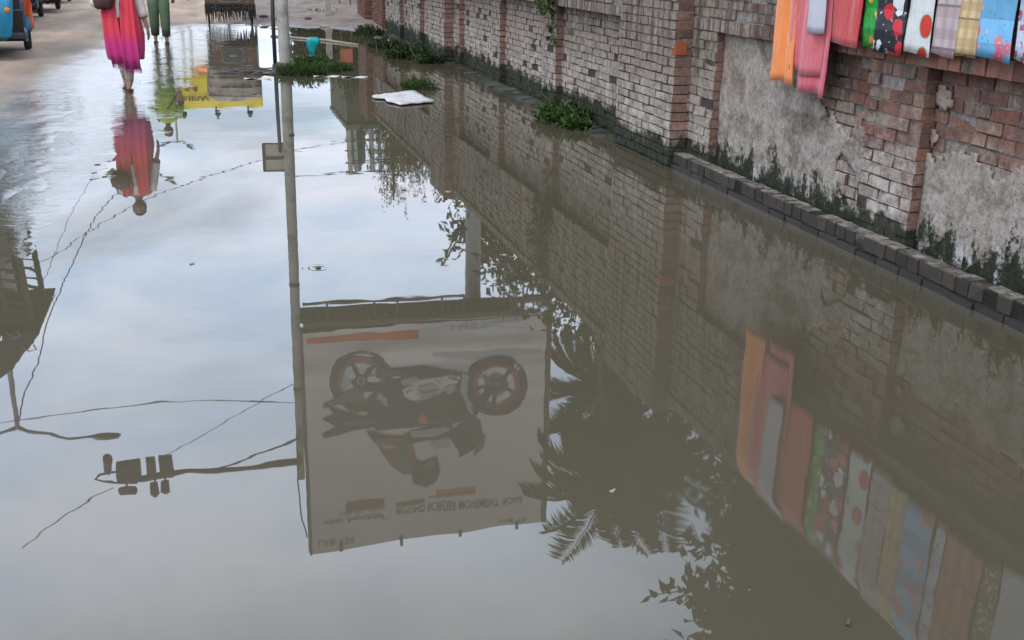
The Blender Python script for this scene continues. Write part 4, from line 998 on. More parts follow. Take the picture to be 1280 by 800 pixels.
# signs near far bank
a=refl(426,66,30)
o=thing('notice_sign','small red notice board on two legs mirrored below the mud bank','sign',(a.x,30,0)); mb=MB(); b=refl(441,72,30)
mb.box(a.x,b.x,30,30.03,a.z-.1,b.z+.12); mb.build('board',M_('red board',(.5,.12,.06),.6),o); mb=MB()
for x in (a.x+.02,b.x-.02): mb.tube([(x,30.05,0.1),(x,30.05,b.z)],.018,6)
mb.build('legs',RUST,o)
a=refl(412,60,28); o=thing('marker_post','short pale concrete marker post on the bank','post',(a.x,28,0)); mb=MB(); mb.box(a.x-.07,a.x+.07,28,28.14,.1,refl(416,74,28).z); mb.build('shaft',CONC,o); mb=MB(); mb.box(a.x-.09,a.x+.09,27.98,28.16,.1,.25); mb.build('base',CONC,o)
# ---------------------------------------------------------------- people
def skin_body(name,J,E_,mat,parent,extra=None,sub=2):
    me=bpy.data.meshes.new('tmp'); names=list(J); idx={n:i for i,n in enumerate(names)}
    me.from_pydata([J[n][0] for n in names],[(idx[a],idx[b]) for a,b in E_],[])
    ob=bpy.data.objects.new('tmp',me); COL.objects.link(ob)
    ob.modifiers.new('s','SKIN').use_smooth_shade=True
    sv=me.skin_vertices[0].data
    for n,i in idx.items():
        r=J[n][1]; sv[i].radius=(r,r) if not isinstance(r,tuple) else r; sv[i].use_root=(n=='pelvis')
    m=ob.modifiers.new('u','SUBSURF'); m.levels=sub; m.render_levels=sub
    bpy.context.view_layer.update(); dg=bpy.context.evaluated_depsgraph_get()
    m2=bpy.data.meshes.new_from_object(ob.evaluated_get(dg)); bpy.data.objects.remove(ob)
    if extra:
        bm=bmesh.new(); bm.from_mesh(m2); b0=[bm.verts.new(v) for v in extra.v]; 
        for f_ in extra.f:
            try: bm.faces.new([b0[i] for i in f_]).smooth=True
            except ValueError: pass
        bm.to_mesh(m2); bm.free()
    m2.name=name; m2.materials.clear(); m2.materials.append(mat)
    m2.polygons.foreach_set('use_smooth',[True]*len(m2.polygons))
    o=bpy.data.objects.new(name,m2); COL.objects.link(o); o.parent=parent; return o
def hand(J,E_,pre,w,dirv,side,curl=.5,s=1.):
    # palm and five fingers from the wrist joint, pointing along dirv; side = thumb direction
    d=Vector(dirv).normalized(); sd=(Vector(side)-d*Vector(side).dot(d)).normalized(); up=d.cross(sd)
    W_=Vector(J[w][0]); J[pre+'palm']=(tuple(W_+d*.05*s),.022*s); E_.append((w,pre+'palm'))
    for k,(off,L) in enumerate(((.026,.066),(.009,.075),(-.009,.07),(-.026,.055))):
        a=W_+d*.085*s+sd*off*s; b=a+d*L*.5*s+up*curl*.012*s; c=a+d*L*.9*s+up*curl*.035*s
        for t_,q,r in (('a',a,.0095),('b',b,.009),('c',c,.007)): J[f'{pre}{k}{t_}']=(tuple(q),r*s)
        E_+= [(pre+'palm',f'{pre}{k}a'),(f'{pre}{k}a',f'{pre}{k}b'),(f'{pre}{k}b',f'{pre}{k}c')]
    a=W_+d*.04*s+sd*.035*s; b=a+d*.03*s+sd*.02*s; J[pre+'ta']=(tuple(a),.011*s); J[pre+'tb']=(tuple(b+d*.015*s),.008*s)
    E_+=[(pre+'palm',pre+'ta'),(pre+'ta',pre+'tb')]
def head_mb(c,h=.22,yaw=0,tilt=0):
    # skull, jaw, nose, lips, brows and ears in one surface set; face towards -Y
    M=Matrix.Rotation(yaw,3,'Z')@Matrix.Rotation(tilt,3,'X'); c=Vector(c); mb=MB(); n=26; m=20; rings=[]
    for i in range(m+1):
        t=-PI/2+PI*(i+.05)/(m+.1); z=math.sin(t); rings.append([])
        for k in range(n):
            a=2*PI*k/n; cx_=math.cos(a); cy_=math.sin(a); ct=math.cos(t)
            wx=.36*(1-.22*max(0,-z)); wy=.43
            x=wx*ct*cx_; y=wy*ct*cy_; 
            if cy_<0: # face side
                y*=(1-.10*max(0,z-.3))
                f_=max(0,-cy_)
                y-= .07*math.exp(-((z+.05)/.16)**2-(cx_/.16)**2)*f_*1.3      # nose
                y-= .03*math.exp(-((z+.38)/.07)**2-(cx_/.3)**2)*f_            # lips
                y-= .03*math.exp(-((z+.72)/.18)**2-(cx_/.4)**2)*f_            # chin
                y+= .03*(math.exp(-((z-.08)/.1)**2-((cx_-.42)/.18)**2)+math.exp(-((z-.08)/.1)**2-((cx_+.42)/.18)**2))*f_
                y-= .015*math.exp(-((z-.24)/.07)**2)*f_
            p=Vector((x,y,z*.5))*h; rings[-1].append(c+M@p)
    mb.loft(rings)
    for s in (-1,1): mb.ell(c+M@Vector((s*.35*h,.02*h,-.02*h)),.035*h,.08*h,.13*h,8,6,0,M)
    return mb,M
def face_bits(parent,c,h,M,skin_eye=None):
    for s in (-1,1):
        mb=MB(); mb.ell(Vector(c)+M@Vector((s*.145*h,-.365*h,.035*h)),.062*h,.045*h,.034*h,10,6); mb.build('eye',M_('eye white',(.6,.58,.55),.3),parent,True)
        mb=MB(); mb.ell(Vector(c)+M@Vector((s*.145*h,-.405*h,.035*h)),.026*h,.012*h,.027*h,8,5); mb.build('iris',M_('dark iris',(.02,.012,.008),.2),parent,True)
        mb=MB(); mb.tube([Vector(c)+M@Vector((s*.08*h,-.40*h,.12*h)),Vector(c)+M@Vector((s*.15*h,-.40*h,.14*h)),Vector(c)+M@Vector((s*.22*h,-.36*h,.11*h))],.012*h,5); mb.build('eyebrow',M_('dark hair',(.015,.012,.01),.6),parent)
    mb=MB(); mb.tube([Vector(c)+M@Vector((-.09*h,-.375*h,-.185*h)),Vector(c)+M@Vector((0,-.42*h,-.18*h)),Vector(c)+M@Vector((.09*h,-.375*h,-.185*h))],.014*h,6); mb.build('mouth',M_('lips',(.2,.06,.05),.5),parent,True)
HAIR=M_('dark hair',(.015,.012,.01),.6); SKIN=M_('brown skin',(.22,.115,.075),.55,0,.08,5,.05)
def hair(parent,c,h,M,long=False,name='hair'):
    mb=MB(); rings=[]; n=24
    for i in range(10):
        t=-.25+ (PI/2+.2)*i/9.3; rings.append([])
        for k in range(n):
            a=2*PI*k/n; cy_=math.sin(a); low=max(t,(.62 if cy_<-.35 else (.1 if cy_<.1 else (-.9 if long else -.5)))) if i==0 else t
            tt=max(t,.60*max(0,min(1,(-cy_-.2)/.35))) if cy_<-.2 else t
            if cy_>0: tt=t-(.6 if long else .35)*cy_*max(0,1-i/6)
            rr=1.09; p=Vector((.36*rr*math.cos(tt)*math.cos(a),.44*rr*math.cos(tt)*cy_+.01,.52*math.sin(tt)))*h; rings[-1].append(Vector(c)+M@p)
    mb.loft(rings,cap=True)
    return mb.build(name,HAIR,parent,True)
def ell_ring(c,rx,ry,n=40,f=0,fa=0,ph=0,yaw=0):
    return [(c[0]+(rx*(1+fa*math.sin(f*a+ph)))*math.cos(a),c[1]+(ry*(1+fa*1.4*math.sin(f*a+ph)))*math.sin(a),c[2]) for a in [2*PI*k/n for k in range(n)]]
# woman in red, walking towards the camera
lp=gnd(160,113); wo=thing('person','woman walking in a red and magenta dress with long shawl, dark bag at her chest','person',(0,0,0))
J={'pelvis':((0,0,.80),.12),'waist':((0,0,.95),.105),'chest':((.01,0,1.12),.12),'upch':((.01,.0,1.20),.11),'neck':((.01,0,1.28),.045),'head0':((.01,-.01,1.34),.06),
 'hipl':((.08,.0,.76),.085),'kneel':((.06,-.06,.42),.055),'ankl':((.03,-.04,.08),.033),'toel':((.03,-.17,.03),.022),'heell':((.03,.0,.04),.025),
 'hipr':((-.08,.0,.76),.085),'kneer':((-.05,.03,.42),.055),'ankr':((-.02,.12,.10),.033),'toer':((-.03,.0,.03),.022),'heelr':((-.02,.16,.06),.025),
 'shl':((.17,0,1.19),.05),'ell':((.225,.01,.93),.036),'wrl':((.285,-.03,.72),.022),
 'shr':((-.155,0,1.19),.05),'elr':((-.26,-.04,.98),.036),'wrr':((-.12,-.2,1.06),.022)}
E_=[('pelvis','waist'),('waist','chest'),('chest','upch'),('upch','neck'),('neck','head0'),('pelvis','hipl'),('hipl','kneel'),('kneel','ankl'),('ankl','toel'),('ankl','heell'),('pelvis','hipr'),('hipr','kneer'),('kneer','ankr'),('ankr','toer'),('ankr','heelr'),('upch','shl'),('shl','ell'),('ell','wrl'),('upch','shr'),('shr','elr'),('elr','wrr')]
hand(J,E_,'L','wrl',(.12,-.1,-1),(-.2,-1,0),.5,.9); hand(J,E_,'R','wrr',(.95,-.1,.1),(0,0,1),1.4,.9)
hc=(.012,-.02,1.41); hm,HM=head_mb(hc,.215,0,.05)
body=skin_body('body',J,E_,SKIN,wo,hm); face_bits(wo,hc,.215,HM)
hair(wo,hc,.215,HM,True)
# gradient cloths: the dye itself runs red to magenta
t=NT('red magenta dyed cloth'); p=t.pos(); z=t.sep(p)[2]
zz=t.math('ADD',z,t.math('MULTIPLY',t.math('SUBTRACT',t.noise(p,5,3),.5),.18))
c=t.ramp(t.rng(zz,.25,1.1),[(0,(.33,.01,.12)),(.3,(.48,.012,.15)),(.55,(.62,.03,.05)),(1,(.60,.04,.045))])
c=t.mix(t.ramp(t.math('FRACT',t.math('MULTIPLY',z,22.)),[(0,.25),(.2,0.)],'CONSTANT'),c,(.4,.05,.3))
REDC=t.out(c,.75,t.bump(t.math('ADD',t.noise(t.map(p,(1,1,.25)),22,4),t.noise(p,120,2)),.5,.01),sheen=.2)
rings=[ell_ring((.01,0,z),rx,ry,48,f,fa,ph) for z,rx,ry,f,fa,ph in ((1.27,.06,.055,5,0,0),(1.235,.13,.085,5,0,0),(1.20,.185,.10,5,0,0),(1.12,.185,.115,5,.01,0),(.98,.165,.115,6,.015,.3),(.82,.20,.14,7,.025,.5),(.65,.225,.15,9,.05,.8),(.48,.215,.15,9,.07,1.),(.38,.20,.145,9,.08,1.2),(.36,.19,.14,9,.08,1.2))]
rings=[[(x*(1+.06*noise.noise(Vector((x*16,y*16,z*1.6)))*(1.2-z)*1.5),y*(1+.10*noise.noise(Vector((x*16,y*16,z*1.6+5)))*(1.2-z)*1.5),z) for x,y,z in r_] for r_ in rings]
mb=MB(); mb.loft(rings); mb.build('dress',REDC,wo,True)
SL=M_('cream sleeve cloth',(.55,.47,.42),.75,0,.1,9,.3)
def sleeve(a,b,c,r0,r1,r2,t_end,par,mat,name='sleeve'):
    a,b,c=Vector(a),Vector(b),Vector(c); e=b.lerp(c,t_end); mb=MB(); mb.tube([a,a.lerp(b,.5),b,b.lerp(c,t_end*.5),e],[r0,(r0+r1)/2*1.03,r1,r1*.97,r2],12,cap=False); o=mb.build(name,mat,par,True); o.modifiers.new('t','SOLIDIFY').thickness=.004
sleeve((.16,0,1.20),(.225,.01,.93),(.285,-.03,.72),.068,.058,.05,.45,wo,SL); sleeve((-.15,0,1.20),(-.265,-.04,.98),(-.12,-.2,1.06),.068,.068,.05,.6,wo,SL)
def strip(pts,w,mat,name,par,nn=10,fold=.012,fr=4,fringe=0,outw=(0,-1,0)):
    # hanging shawl strip: pts=(x,y,z,halfwidth)
    mb=MB(); rows=[]; ow=Vector(outw)
    for i,(x,y,z,hw) in enumerate(pts):
        rows.append([(x+hw*(u/nn*2-1),y+ow.y*(fold*math.sin(fr*PI*u/nn+i*.3)),z-.012*abs(math.sin(u*1.7))*(i==len(pts)-1)) for u in range(nn+1)])
    mb.grid(rows)
    if fringe:
        x,y,z,hw=pts[-1]
        for u in range(26):
            xx=x+hw*(u/25*2-1); mb.tube([(xx,y,z),(xx+U(-.008,.008),y+U(-.01,.01),z-fringe*U(.6,1.1))],.0028,4)
    o=mb.build(name,mat,par,True); o.modifiers.new('t','SOLIDIFY').thickness=.004; return o
strip([(.10,.03,1.27,.05),(.10,-.06,1.245,.055),(.09,-.13,1.12,.065),(.085,-.15,.9,.075),(.09,-.185,.65,.085),(.10,-.2,.4,.09),(.11,-.2,.27,.09)],.1,REDC,'shawl_end',wo,fringe=.05)
strip([(-.10,.03,1.27,.05),(-.10,-.06,1.245,.055),(-.10,-.13,1.12,.07),(-.11,-.15,.9,.085),(-.09,-.185,.65,.09),(-.06,-.2,.45,.085),(-.04,-.195,.33,.08)],.1,REDC,'shawl_end',wo,fringe=.05)
strip([(.0,-.085,1.24,.03),(0,-.125,1.12,.022),(-.01,-.15,.98,.02),(-.01,-.172,.85,.016)],.1,SL,'scarf_lining',wo,4,.004,2)
TR=M_('cream patterned trousers',(.58,.48,.42),.8,0,.22,26,.4,dirt=(.4,.2,.17))
for s,k,an,hp in ((1,(.06,-.06,.42),(.03,-.04,.10),(.08,0,.72)),(-1,(-.05,.03,.42),(-.02,.12,.12),(-.08,0,.72))):
    mb=MB(); mb.tube([hp,k,Vector(k).lerp(Vector(an),.5),an],[.1,.07,.058,.045],12); mb.build('trouser_leg',TR,wo,True)
def sandal(par,a,yaw=0,mat=None,L=.24):
    M=Matrix.Translation(a)@Matrix.Rotation(yaw,4,'Z'); mb=MB(); pr=[]
    for k in range(16):
        an=2*PI*k/16; pr.append((.042*math.cos(an)*(1+.12*math.sin(an)),L/2*math.sin(an)))
    mb.loft([[M@Vector((x,y,z)) for x,y in pr] for z in (0,.018)]); mb.tube([M@Vector((-.042,-.05,.015)),M@Vector((0,-.05,.055)),M@Vector((.042,-.05,.015))],.008,6); mb.build('sandal',mat or M_('brown sandal',(.08,.04,.025),.6),par)
sandal(wo,(.03,-.085,0)); sandal(wo,(-.025,.08,.005))
mb=MB(); rings=[]
for k,(z,a,b) in enumerate(((.94,.07,.03),(.96,.1,.05),(1.05,.12,.055),(1.12,.105,.045),(1.14,.06,.02))): rings.append([(-.15+a*math.cos(t_)*1,-.2+b*math.sin(t_),z+.01*math.sin(3*t_)) for t_ in [2*PI*q/18 for q in range(18)]])
mb.loft(rings); bag=mb.build('handbag',M_('dark brown bag leather',(.06,.022,.02),.5,0,.3,8,.3),None,True,loc=(0,0,0)); tag(bag,'dark brown handbag pressed against the chest of the woman in red','handbag')
mb=MB(); mb.tube([(-.22,-.2,1.10),(-.2,-.15,1.2),(-.12,-.1,1.26),(-.05,-.16,1.2),(-.08,-.2,1.1)],.008,6); mb.build('strap',M_('dark brown bag leather',(.06,.022,.02)),bag)
wz=max(0,ghgt(lp.x,lp.y)); wo.location=(lp.x,lp.y,wz); bag.location=(lp.x,lp.y,wz); wo.scale=bag.scale=(1.04,)*3
wo.rotation_euler=(0,0,R(-4)); bag.rotation_euler=(0,0,R(-4))
# man in green
gp=gnd(196,54); mn=thing('person','man in light green shirt and dark green trousers walking behind the woman in red','person',(0,0,0))
J={'pelvis':((0,0,.90),.12),'waist':((0,0,1.05),.11),'chest':((0,0,1.24),.13),'upch':((0,0,1.36),.12),'neck':((0,0,1.46),.05),'head0':((0,-.01,1.52),.06),
 'hipl':((.09,0,.86),.09),'kneel':((.1,-.07,.48),.06),'ankl':((.10,-.03,.09),.036),'toel':((.10,-.19,.03),.026),'heell':((.10,.02,.04),.028),
 'hipr':((-.09,0,.86),.09),'kneer':((-.09,.0,.48),.06),'ankr':((-.09,.12,.11),.036),'toer':((-.09,-.02,.03),.026),'heelr':((-.09,.17,.06),.028),
 'shl':((.2,0,1.34),.055),'ell':((.27,-.03,1.08),.04),'wrl':((.26,-.12,.86),.026),'shr':((-.2,0,1.34),.055),'elr':((-.27,.02,1.08),.04),'wrr':((-.2,-.18,1.16),.026)}
hand(J,E_:=[('pelvis','waist'),('waist','chest'),('chest','upch'),('upch','neck'),('neck','head0'),('pelvis','hipl'),('hipl','kneel'),('kneel','ankl'),('ankl','toel'),('ankl','heell'),('pelvis','hipr'),('hipr','kneer'),('kneer','ankr'),('ankr','toer'),('ankr','heelr'),('upch','shl'),('shl','ell'),('ell','wrl'),('upch','shr'),('shr','elr'),('elr','wrr')],'L','wrl',(0,-.2,-1),(-1,-.6,0),.5)
hand(J,E_,'R','wrr',(.6,-.3,.7),(0,0,1),1.)
hc=(0,-.02,1.60); hm,HM=head_mb(hc,.225); SK2=M_('dark brown skin',(.15,.075,.05),.55,0,.08,5,.05)
skin_body('body',J,E_,SK2,mn,hm); face_bits(mn,hc,.225,HM); hair(mn,hc,.225,HM)
LG=M_('light green shirt',(.30,.42,.05),.8,0,.15,7,.4); DG=M_('dark green trouser cloth',(.085,.125,.07),.85,0,.2,8,.4)
rings=[ell_ring((0,0,z),rx,ry,40,f,fa,z*5) for z,rx,ry,f,fa in ((1.45,.07,.06,5,0),(1.42,.14,.09,5,0),(1.36,.205,.115,5,0),(1.24,.2,.13,6,.01),(1.05,.185,.13,6,.02),(.9,.195,.14,7,.03),(.84,.2,.145,7,.03))]
mb=MB(); mb.loft(rings); mb.build('shirt',LG,mn,True)
sleeve((.19,0,1.36),(.27,-.03,1.08),(.26,-.12,.86),.075,.062,.06,.01,mn,LG); sleeve((-.19,0,1.36),(-.27,.02,1.08),(-.2,-.18,1.16),.075,.062,.06,.01,mn,LG)
for hp,k,an in (((.085,0,.86),(.1,-.07,.48),(.10,-.03,.13)),((-.085,0,.86),(-.09,.0,.48),(-.09,.12,.15))):
    mb=MB(); mb.tube([hp,Vector(hp).lerp(Vector(k),.5),k,Vector(k).lerp(Vector(an),.5),an],[.115,.105,.09,.082,.075],14); mb.build('trouser_leg',DG,mn,True)
sandal(mn,(.10,-.085,0),0,None,.27); sandal(mn,(-.09,.06,.004),0,None,.27)
mb=MB(); mb.tube([(-.16,-.02,1.42),(-.08,-.135,1.3),(.08,-.15,1.1),(.2,-.08,.92)],.014,6); mb.build('shoulder_strap',M_('black strap',(.02,.02,.02)),mn)
mn.location=(gp.x+.08,gp.y,max(0,ghgt(gp.x,gp.y))); mn.rotation_euler=(0,0,R(3))
# ---------------------------------------------------------------- three wheelers
def tyre(name,c,r,w,par,hubm):
    mb=MB(); mb.wheel(c,r,w); o=mb.build(name,RUB,par,True)
    mb=MB(); mb.tube([Vector(c)+Vector((-w*.3,0,0)),Vector(c)+Vector((w*.3,0,0))],r*.62,20); mb.tube([Vector(c)+Vector((-w*.5,0,0)),Vector(c)+Vector((w*.5,0,0))],r*.2,12); mb.build('rim',hubm,o,False)
def bike3(label,blue,panel,seatc,grp):
    o=thing('three_wheeler',label,'auto rickshaw',(0,0,0),group=grp)
    BM=M_('painted sheet metal '+label[:9],blue,.35,.1,.2,4,.1,dirt=tuple(x*.5+.03 for x in blue)); PM=M_('side panel '+label[:9],panel,.5,0,.2,5,.1)
    # cowl
    rings=[]
    for z,w,y in ((.28,.22,-1.95),(.34,.30,-2.02),(.62,.34,-2.05),(.80,.36,-1.98),(1.02,.37,-1.86),(1.06,.36,-1.82)):
        rings.append([(w*math.cos(a)*1.,y+.28*(1+math.sin(a))*.9,z) for a in [PI+PI*k/14 for k in range(15)]]+[(w,y+.34,z),(-w,y+.34,z)])
    mb=MB(); mb.loft(rings); mb.build('front_cowl',BM,o,True,sh=40)
    mb=MB(); mb.tube([(0,-2.03,.78),(0,-2.1,.78)],[.11,.12],20); hl=mb.build('headlight',M_('chrome',(.5,.5,.5),.2,.9),o,True,sh=40)
    mb=MB(); mb.ell((0,-2.095,.78),.105,.03,.105,16,8); mb.build('lens',M_('pale headlight glass',(.5,.52,.45),.15),hl,True)
    for s in (-1,1):
        mb=MB(); mb.ell((s*.27,-1.93,.72),.045,.03,.045,10,6); mb.build('indicator',M_('amber plastic',(.6,.2,.02),.3),o,True)
    tyre('front_wheel',(0,-1.85,.235),.235,.10,o,STEEL)
    mb=MB(); mb.grid([[(x,-1.85+.30*math.cos(a),.235+.30*math.sin(a)) for x in (-.08,0,.08)] for a in [.2+2.6*k/10 for k in range(11)]]); mb.build('front_mudguard',BM,o,True).modifiers.new('t','SOLIDIFY').thickness=.01
    mb=MB(); mb.tube([(0,-1.85,.235),(0,-1.7,.95),(0,-1.62,1.05)],.03,8); mb.tube([(-.3,-1.55,1.1),(0,-1.62,1.06),(.3,-1.55,1.1)],.018,8); mb.build('steering',DARKM,o)
    mb=MB(); mb.box(-.5,.5,-1.75,.5,.30,.36); mb.box(-.48,.48,-1.2,.45,.22,.30); mb.build('floor',DARKM,o)
    mb=MB(); mb.box(-.48,.48,-1.15,-.75,.36,.68,0,.01); mb.box(-.47,.47,.0,.42,.36,.72,0,.01); mb.box(-.47,.47,.36,.48,.72,1.2,0,.01); mb.box(-.47,.47,-.78,-.70,.68,1.05,0,.01); mb.build('seat',M_('seat cover '+label[:9],seatc,.6),o)
    for s in (-1,1):
        for y0,y1 in ((-1.78,-1.62),(-.72,-.72),(.46,.46)):
            mb=MB(); mb.tube([(s*.46 if y0>-1.7 else s*.36,y0,.36 if y0>-1.7 else 1.03),(s*.47,y1,1.72)],.018,8); mb.build('roof_post',BM,o)
        mb=MB()
        mb.box(s*.5-.03,s*.5+.03,-.70,.5,.36,.78,0,.004); mb.box(s*.5-.02,s*.5+.02,-1.7,-.72,.26,.40); mb.build('side_panel',PM,o)
        tyre('rear_wheel',(s*.53,0,.26),.26,.12,o,STEEL)
        mb=MB(); mb.grid([[(x,.33*math.cos(a),.26+.33*math.sin(a)) for x in (s*.45,s*.53,s*.61)] for a in [.1+2.9*k/12 for k in range(13)]]); mb.build('rear_mudguard',PM,o,True).modifiers.new('t','SOLIDIFY').thickness=.012
        mb=MB(); mb.tube([(s*.36,-1.7,1.1),(s*.55,-1.75,1.2)],.01,6); mb.ell((s*.6,-1.75,1.24),.07,.02,.05,10,6); mb.build('mirror',DARKM,o)
    rows=[[(.54*(u/8-1)*1.0,-1.85+ (v/10)*2.5,1.72+.09*math.cos((u/8-1)*PI/2)-(.05 if v in(0,10) else 0)) for u in range(17)] for v in range(11)]
    mb=MB(); mb.grid(rows); mb.build('roof',M_('roof canvas '+label[:9],tuple(x*.6+.02 for x in blue),.7),o,True).modifiers.new('t','SOLIDIFY').thickness=.025
    mb=MB(); mb.grid([[(x,-1.80-.03*abs(z-1.1)+.18*(z-1.04)/.66,z) for x in (-.38,-.2,0,.2,.38)] for z in (1.05,1.3,1.6,1.7)]); g_=mb.build('windscreen',None or GLASS,o); 
    mb=MB(); mb.tube([(0,0,.26),(-.5,0,.26),(.5,0,.26)],.03,8); mb.box(-.45,.45,.42,.52,.30,.7); mb.build('axle',DARKM,o)
    return o
t=NT('clear windscreen'); p_=t.n('ShaderNodeBsdfPrincipled',i={'Base Color':(.8,.85,.85),'Roughness':.03,'IOR':1.45,'Alpha':.25}); oo=t.n('ShaderNodeOutputMaterial'); t.nt.links.new(p_.outputs[0],oo.inputs[0]); GLASS=t.mat
b1=bike3('bright blue three wheeler nearest at the upper left edge, orange cloth over its side',(.02,.26,.42),(.06,.14,.2),(.03,.02,.02),None)
mb=MB(); rows=[]
for i in range(12):
    z=1.25-.9*i/11; rows.append([(.615+.02*math.sin(u*1.3+i*.4)+.02*i/11,-.16+.40*u/10*(1-.15*(i/11)),z+.03*math.sin(u*.9)) for u in range(11)])
mb.grid(rows); mb.grid([[(.46+.155*v/4,-.16+.4*u/10,1.27-.02*v/4*v/4) for u in range(11)] for v in range(5)])
for k in range(14):
    mb.grid([[(.60,-.16,1.2),(.60,-.16,1.2)],[(.60,-.16,1.2),(.6,-.16,1.2)]]) if False else None
rows=[]
for i in range(12):
    z=1.26-.90*i/11+.0; rows.append([(.44+.19*u/6+.008*math.sin(i*.8+u),-.185-.02*math.sin(u*1.9+i*.5),z+.05*math.sin(u*1.1)*(i/11)) for u in range(7)])
mb.grid(rows)
oc=mb.build('draped_cloth',m_plain('orange red cloth',(.85,.10,.02),.2),None,True,loc=(0,0,0)); oc.modifiers.new('t','SOLIDIFY').thickness=.006
tag(oc,'vivid orange red cloth draped over the side of the blue three wheeler','cloth')
wp=gnd(36,64); rz=R(9)
def place3(o,wx,wy,rz_,side=.53):
    c,s_=math.cos(rz_),math.sin(rz_); o.location=(wx-side*c,wy-side*s_,max(0,ghgt(wx,wy))); o.rotation_euler=(0,0,rz_)
place3(b1,wp.x,wp.y,rz); oc.location=b1.location; oc.rotation_euler=b1.rotation_euler
b2=bike3('dark red three wheeler parked behind the blue one',(.10,.02,.018),(.03,.022,.02),(.02,.02,.02),'parked three wheelers farther up the road')
g=gnd(52,24); place3(b2,g.x,g.y,R(6))
g=gnd(74,14.5); copytree(b2,None,'dark three wheeler parked second behind the blue one',(g.x-.55,g.y,ghgt(g.x,g.y)),R(10))
g=gnd(88,4); copytree(b2,None,'farthest dark three wheeler of the parked row at the top edge',(g.x-.55,g.y,ghgt(g.x,g.y)),R(4))
# hooded rickshaw seen from behind
gq=gnd(289,31.5); rk=thing('hooded_rickshaw','hooded cycle rickshaw seen from behind with black tassel fringe and oval back panel','rickshaw',(0,0,0))
TH=M_('faded hood canvas',(.40,.34,.30),.85,0,.25,3.5,.5,dirt=(.14,.11,.10)); w2=.55
mb=MB(); rows=[]
# hood shell: bulging back wall and curved top
for i in range(13):
    t_=i/12; row=[]
    for u in range(15):
        s_=u/14*2-1; W2=w2*(1.0+.10*math.sin(min(1,t_*1.4)*PI*.5)-.12*max(0,t_-.75)*4*.35)
        z=.88+.80*t_+.05*math.sin(t_*9+s_*3)*.2; 
        y=-.0-.10*math.sin(t_*PI)*(1-s_*s_)-.012*math.sin(t_*22)-.02*noise.noise(Vector((s_*3,t_*4,1)))+.12*max(0,t_-.85)/.15*.5
        if abs(s_)>.85: y+=.06
        row.append((W2*s_,y,z-(.07*(abs(s_)**4)*t_)))
    rows.append(row)
for i in range(1,8):
    t_=i/7; rows.append([(w2*1.0*s_*(1-.0*t_),.06+1.0*t_,1.68+.07*math.sin(t_*PI)-.07*abs(s_)**4-.1*t_) for s_ in [u/14*2-1 for u in range(15)]])
mb.grid(rows)
for s in (-1,1): mb.grid([[ (s*w2*(1.0+.10*math.sin(min(1,t_*1.4)*PI*.5)),.05+(.35+.65*t_)*v/5,.88+.76*t_) for v in range(6)] for t_ in [k/8 for k in range(9)]])
mb.build('hood',TH,rk,True).modifiers.new('t','SOLIDIFY').thickness=.012
mb=MB()
for k in range(4):
    z=.95+.2*k; mb.tube([(-w2*1.08,.06,z),(-w2*.5,-.10,z+.01),(0,-.13,z),(w2*.5,-.10,z+.01),(w2*1.08,.06,z)],.011,5)
mb.build('hood_rib',RUST,rk)
mb=MB(); mb.box(-w2*.98,w2*.98,-.03,.02,.44,.88,0,.004); bpn=mb.build('back_panel',M_('brown painted panel',(.10,.075,.06),.6,0,.35,9,.2,dirt=(.16,.06,.04)),rk)
OV=M_('dull green oval paint',(.07,.11,.085),.5); CRM=M_('cream paint',(.34,.31,.26),.6)
def oval(rx,rz,y,mat,nm,sq=2.6,c=(0,.665)):
    mb=MB(); P=[]
    for k in range(40):
        a=2*PI*k/40; P.append((c[0]+rx*math.copysign(abs(math.cos(a))**(2/sq),math.cos(a)),y,c[1]+rz*math.copysign(abs(math.sin(a))**(2/sq),math.sin(a))))
    mb.loft([[(x,y-.004,z) for x,_,z in P],[(x,y,z) for x,_,z in P]]); mb.build(nm,mat,bpn)
oval(.245,.165,-.036,CRM,'cream_border',6); oval(.235,.15,-.042,M_('brown painted panel',(.1,.075,.06)),'border_field',5); oval(.205,.125,-.048,OV,'green_oval'); oval(.15,.08,-.054,M_('darker oval',(.055,.06,.05),.5),'inner_oval'); oval(.09,.025,-.06,M_('pale green stroke',(.2,.27,.23),.5),'centre_mark')
for s in (-1,1):
    mb=MB(); 
    for k in range(6): mb.box(s*.38-.05,s*.38+.05-(k%2)*.03,-.04,-.032,.50+k*.055,.525+k*.055)
    mb.build('side_ornament',M_('faded red paint' if s<0 else 'faded ochre paint',(.3,.08,.05) if s<0 else (.25,.15,.06),.6),bpn)
mb=MB()
for k in range(60):
    x=-w2*.98+w2*1.96*k/59; L=U(.24,.40); mb.tube([(x,-.035,.46),(x+U(-.01,.01),-.05+U(-.015,.015),.46-L*.5),(x+U(-.02,.02),-.045+U(-.02,.02),.46-L)],[.012,.009,.005],4)
    if k%2: mb.tube([(x,-.02,.46),(x+U(-.02,.02),-.01,.46-L*1.1)],[.014,.005],4)
mb.box(-w2*.98,w2*.98,-.02,.02,.30,.46); mb.build('tassel_fringe',M_('black tassel yarn',(.02,.018,.017),.9,0,.3,30,.4,dirt=(.16,.14,.12)),rk)
for s in (-1,1):
    mb=MB(); mb.wheel((s*.47,.25,.335),.335,.045,rim=.9); wl=mb.build('wheel',RUB,rk,True); mb=MB()
    for k in range(18):
        a=2*PI*k/18; mb.tube([(s*.47,.25,.335),(s*.47,.25+.31*math.cos(a),.335+.31*math.sin(a))],.003,3)
    mb.tube([(s*.47-.04,.25,.335),(s*.47+.04,.25,.335)],.03,8); mb.build('spokes',STEEL,wl)
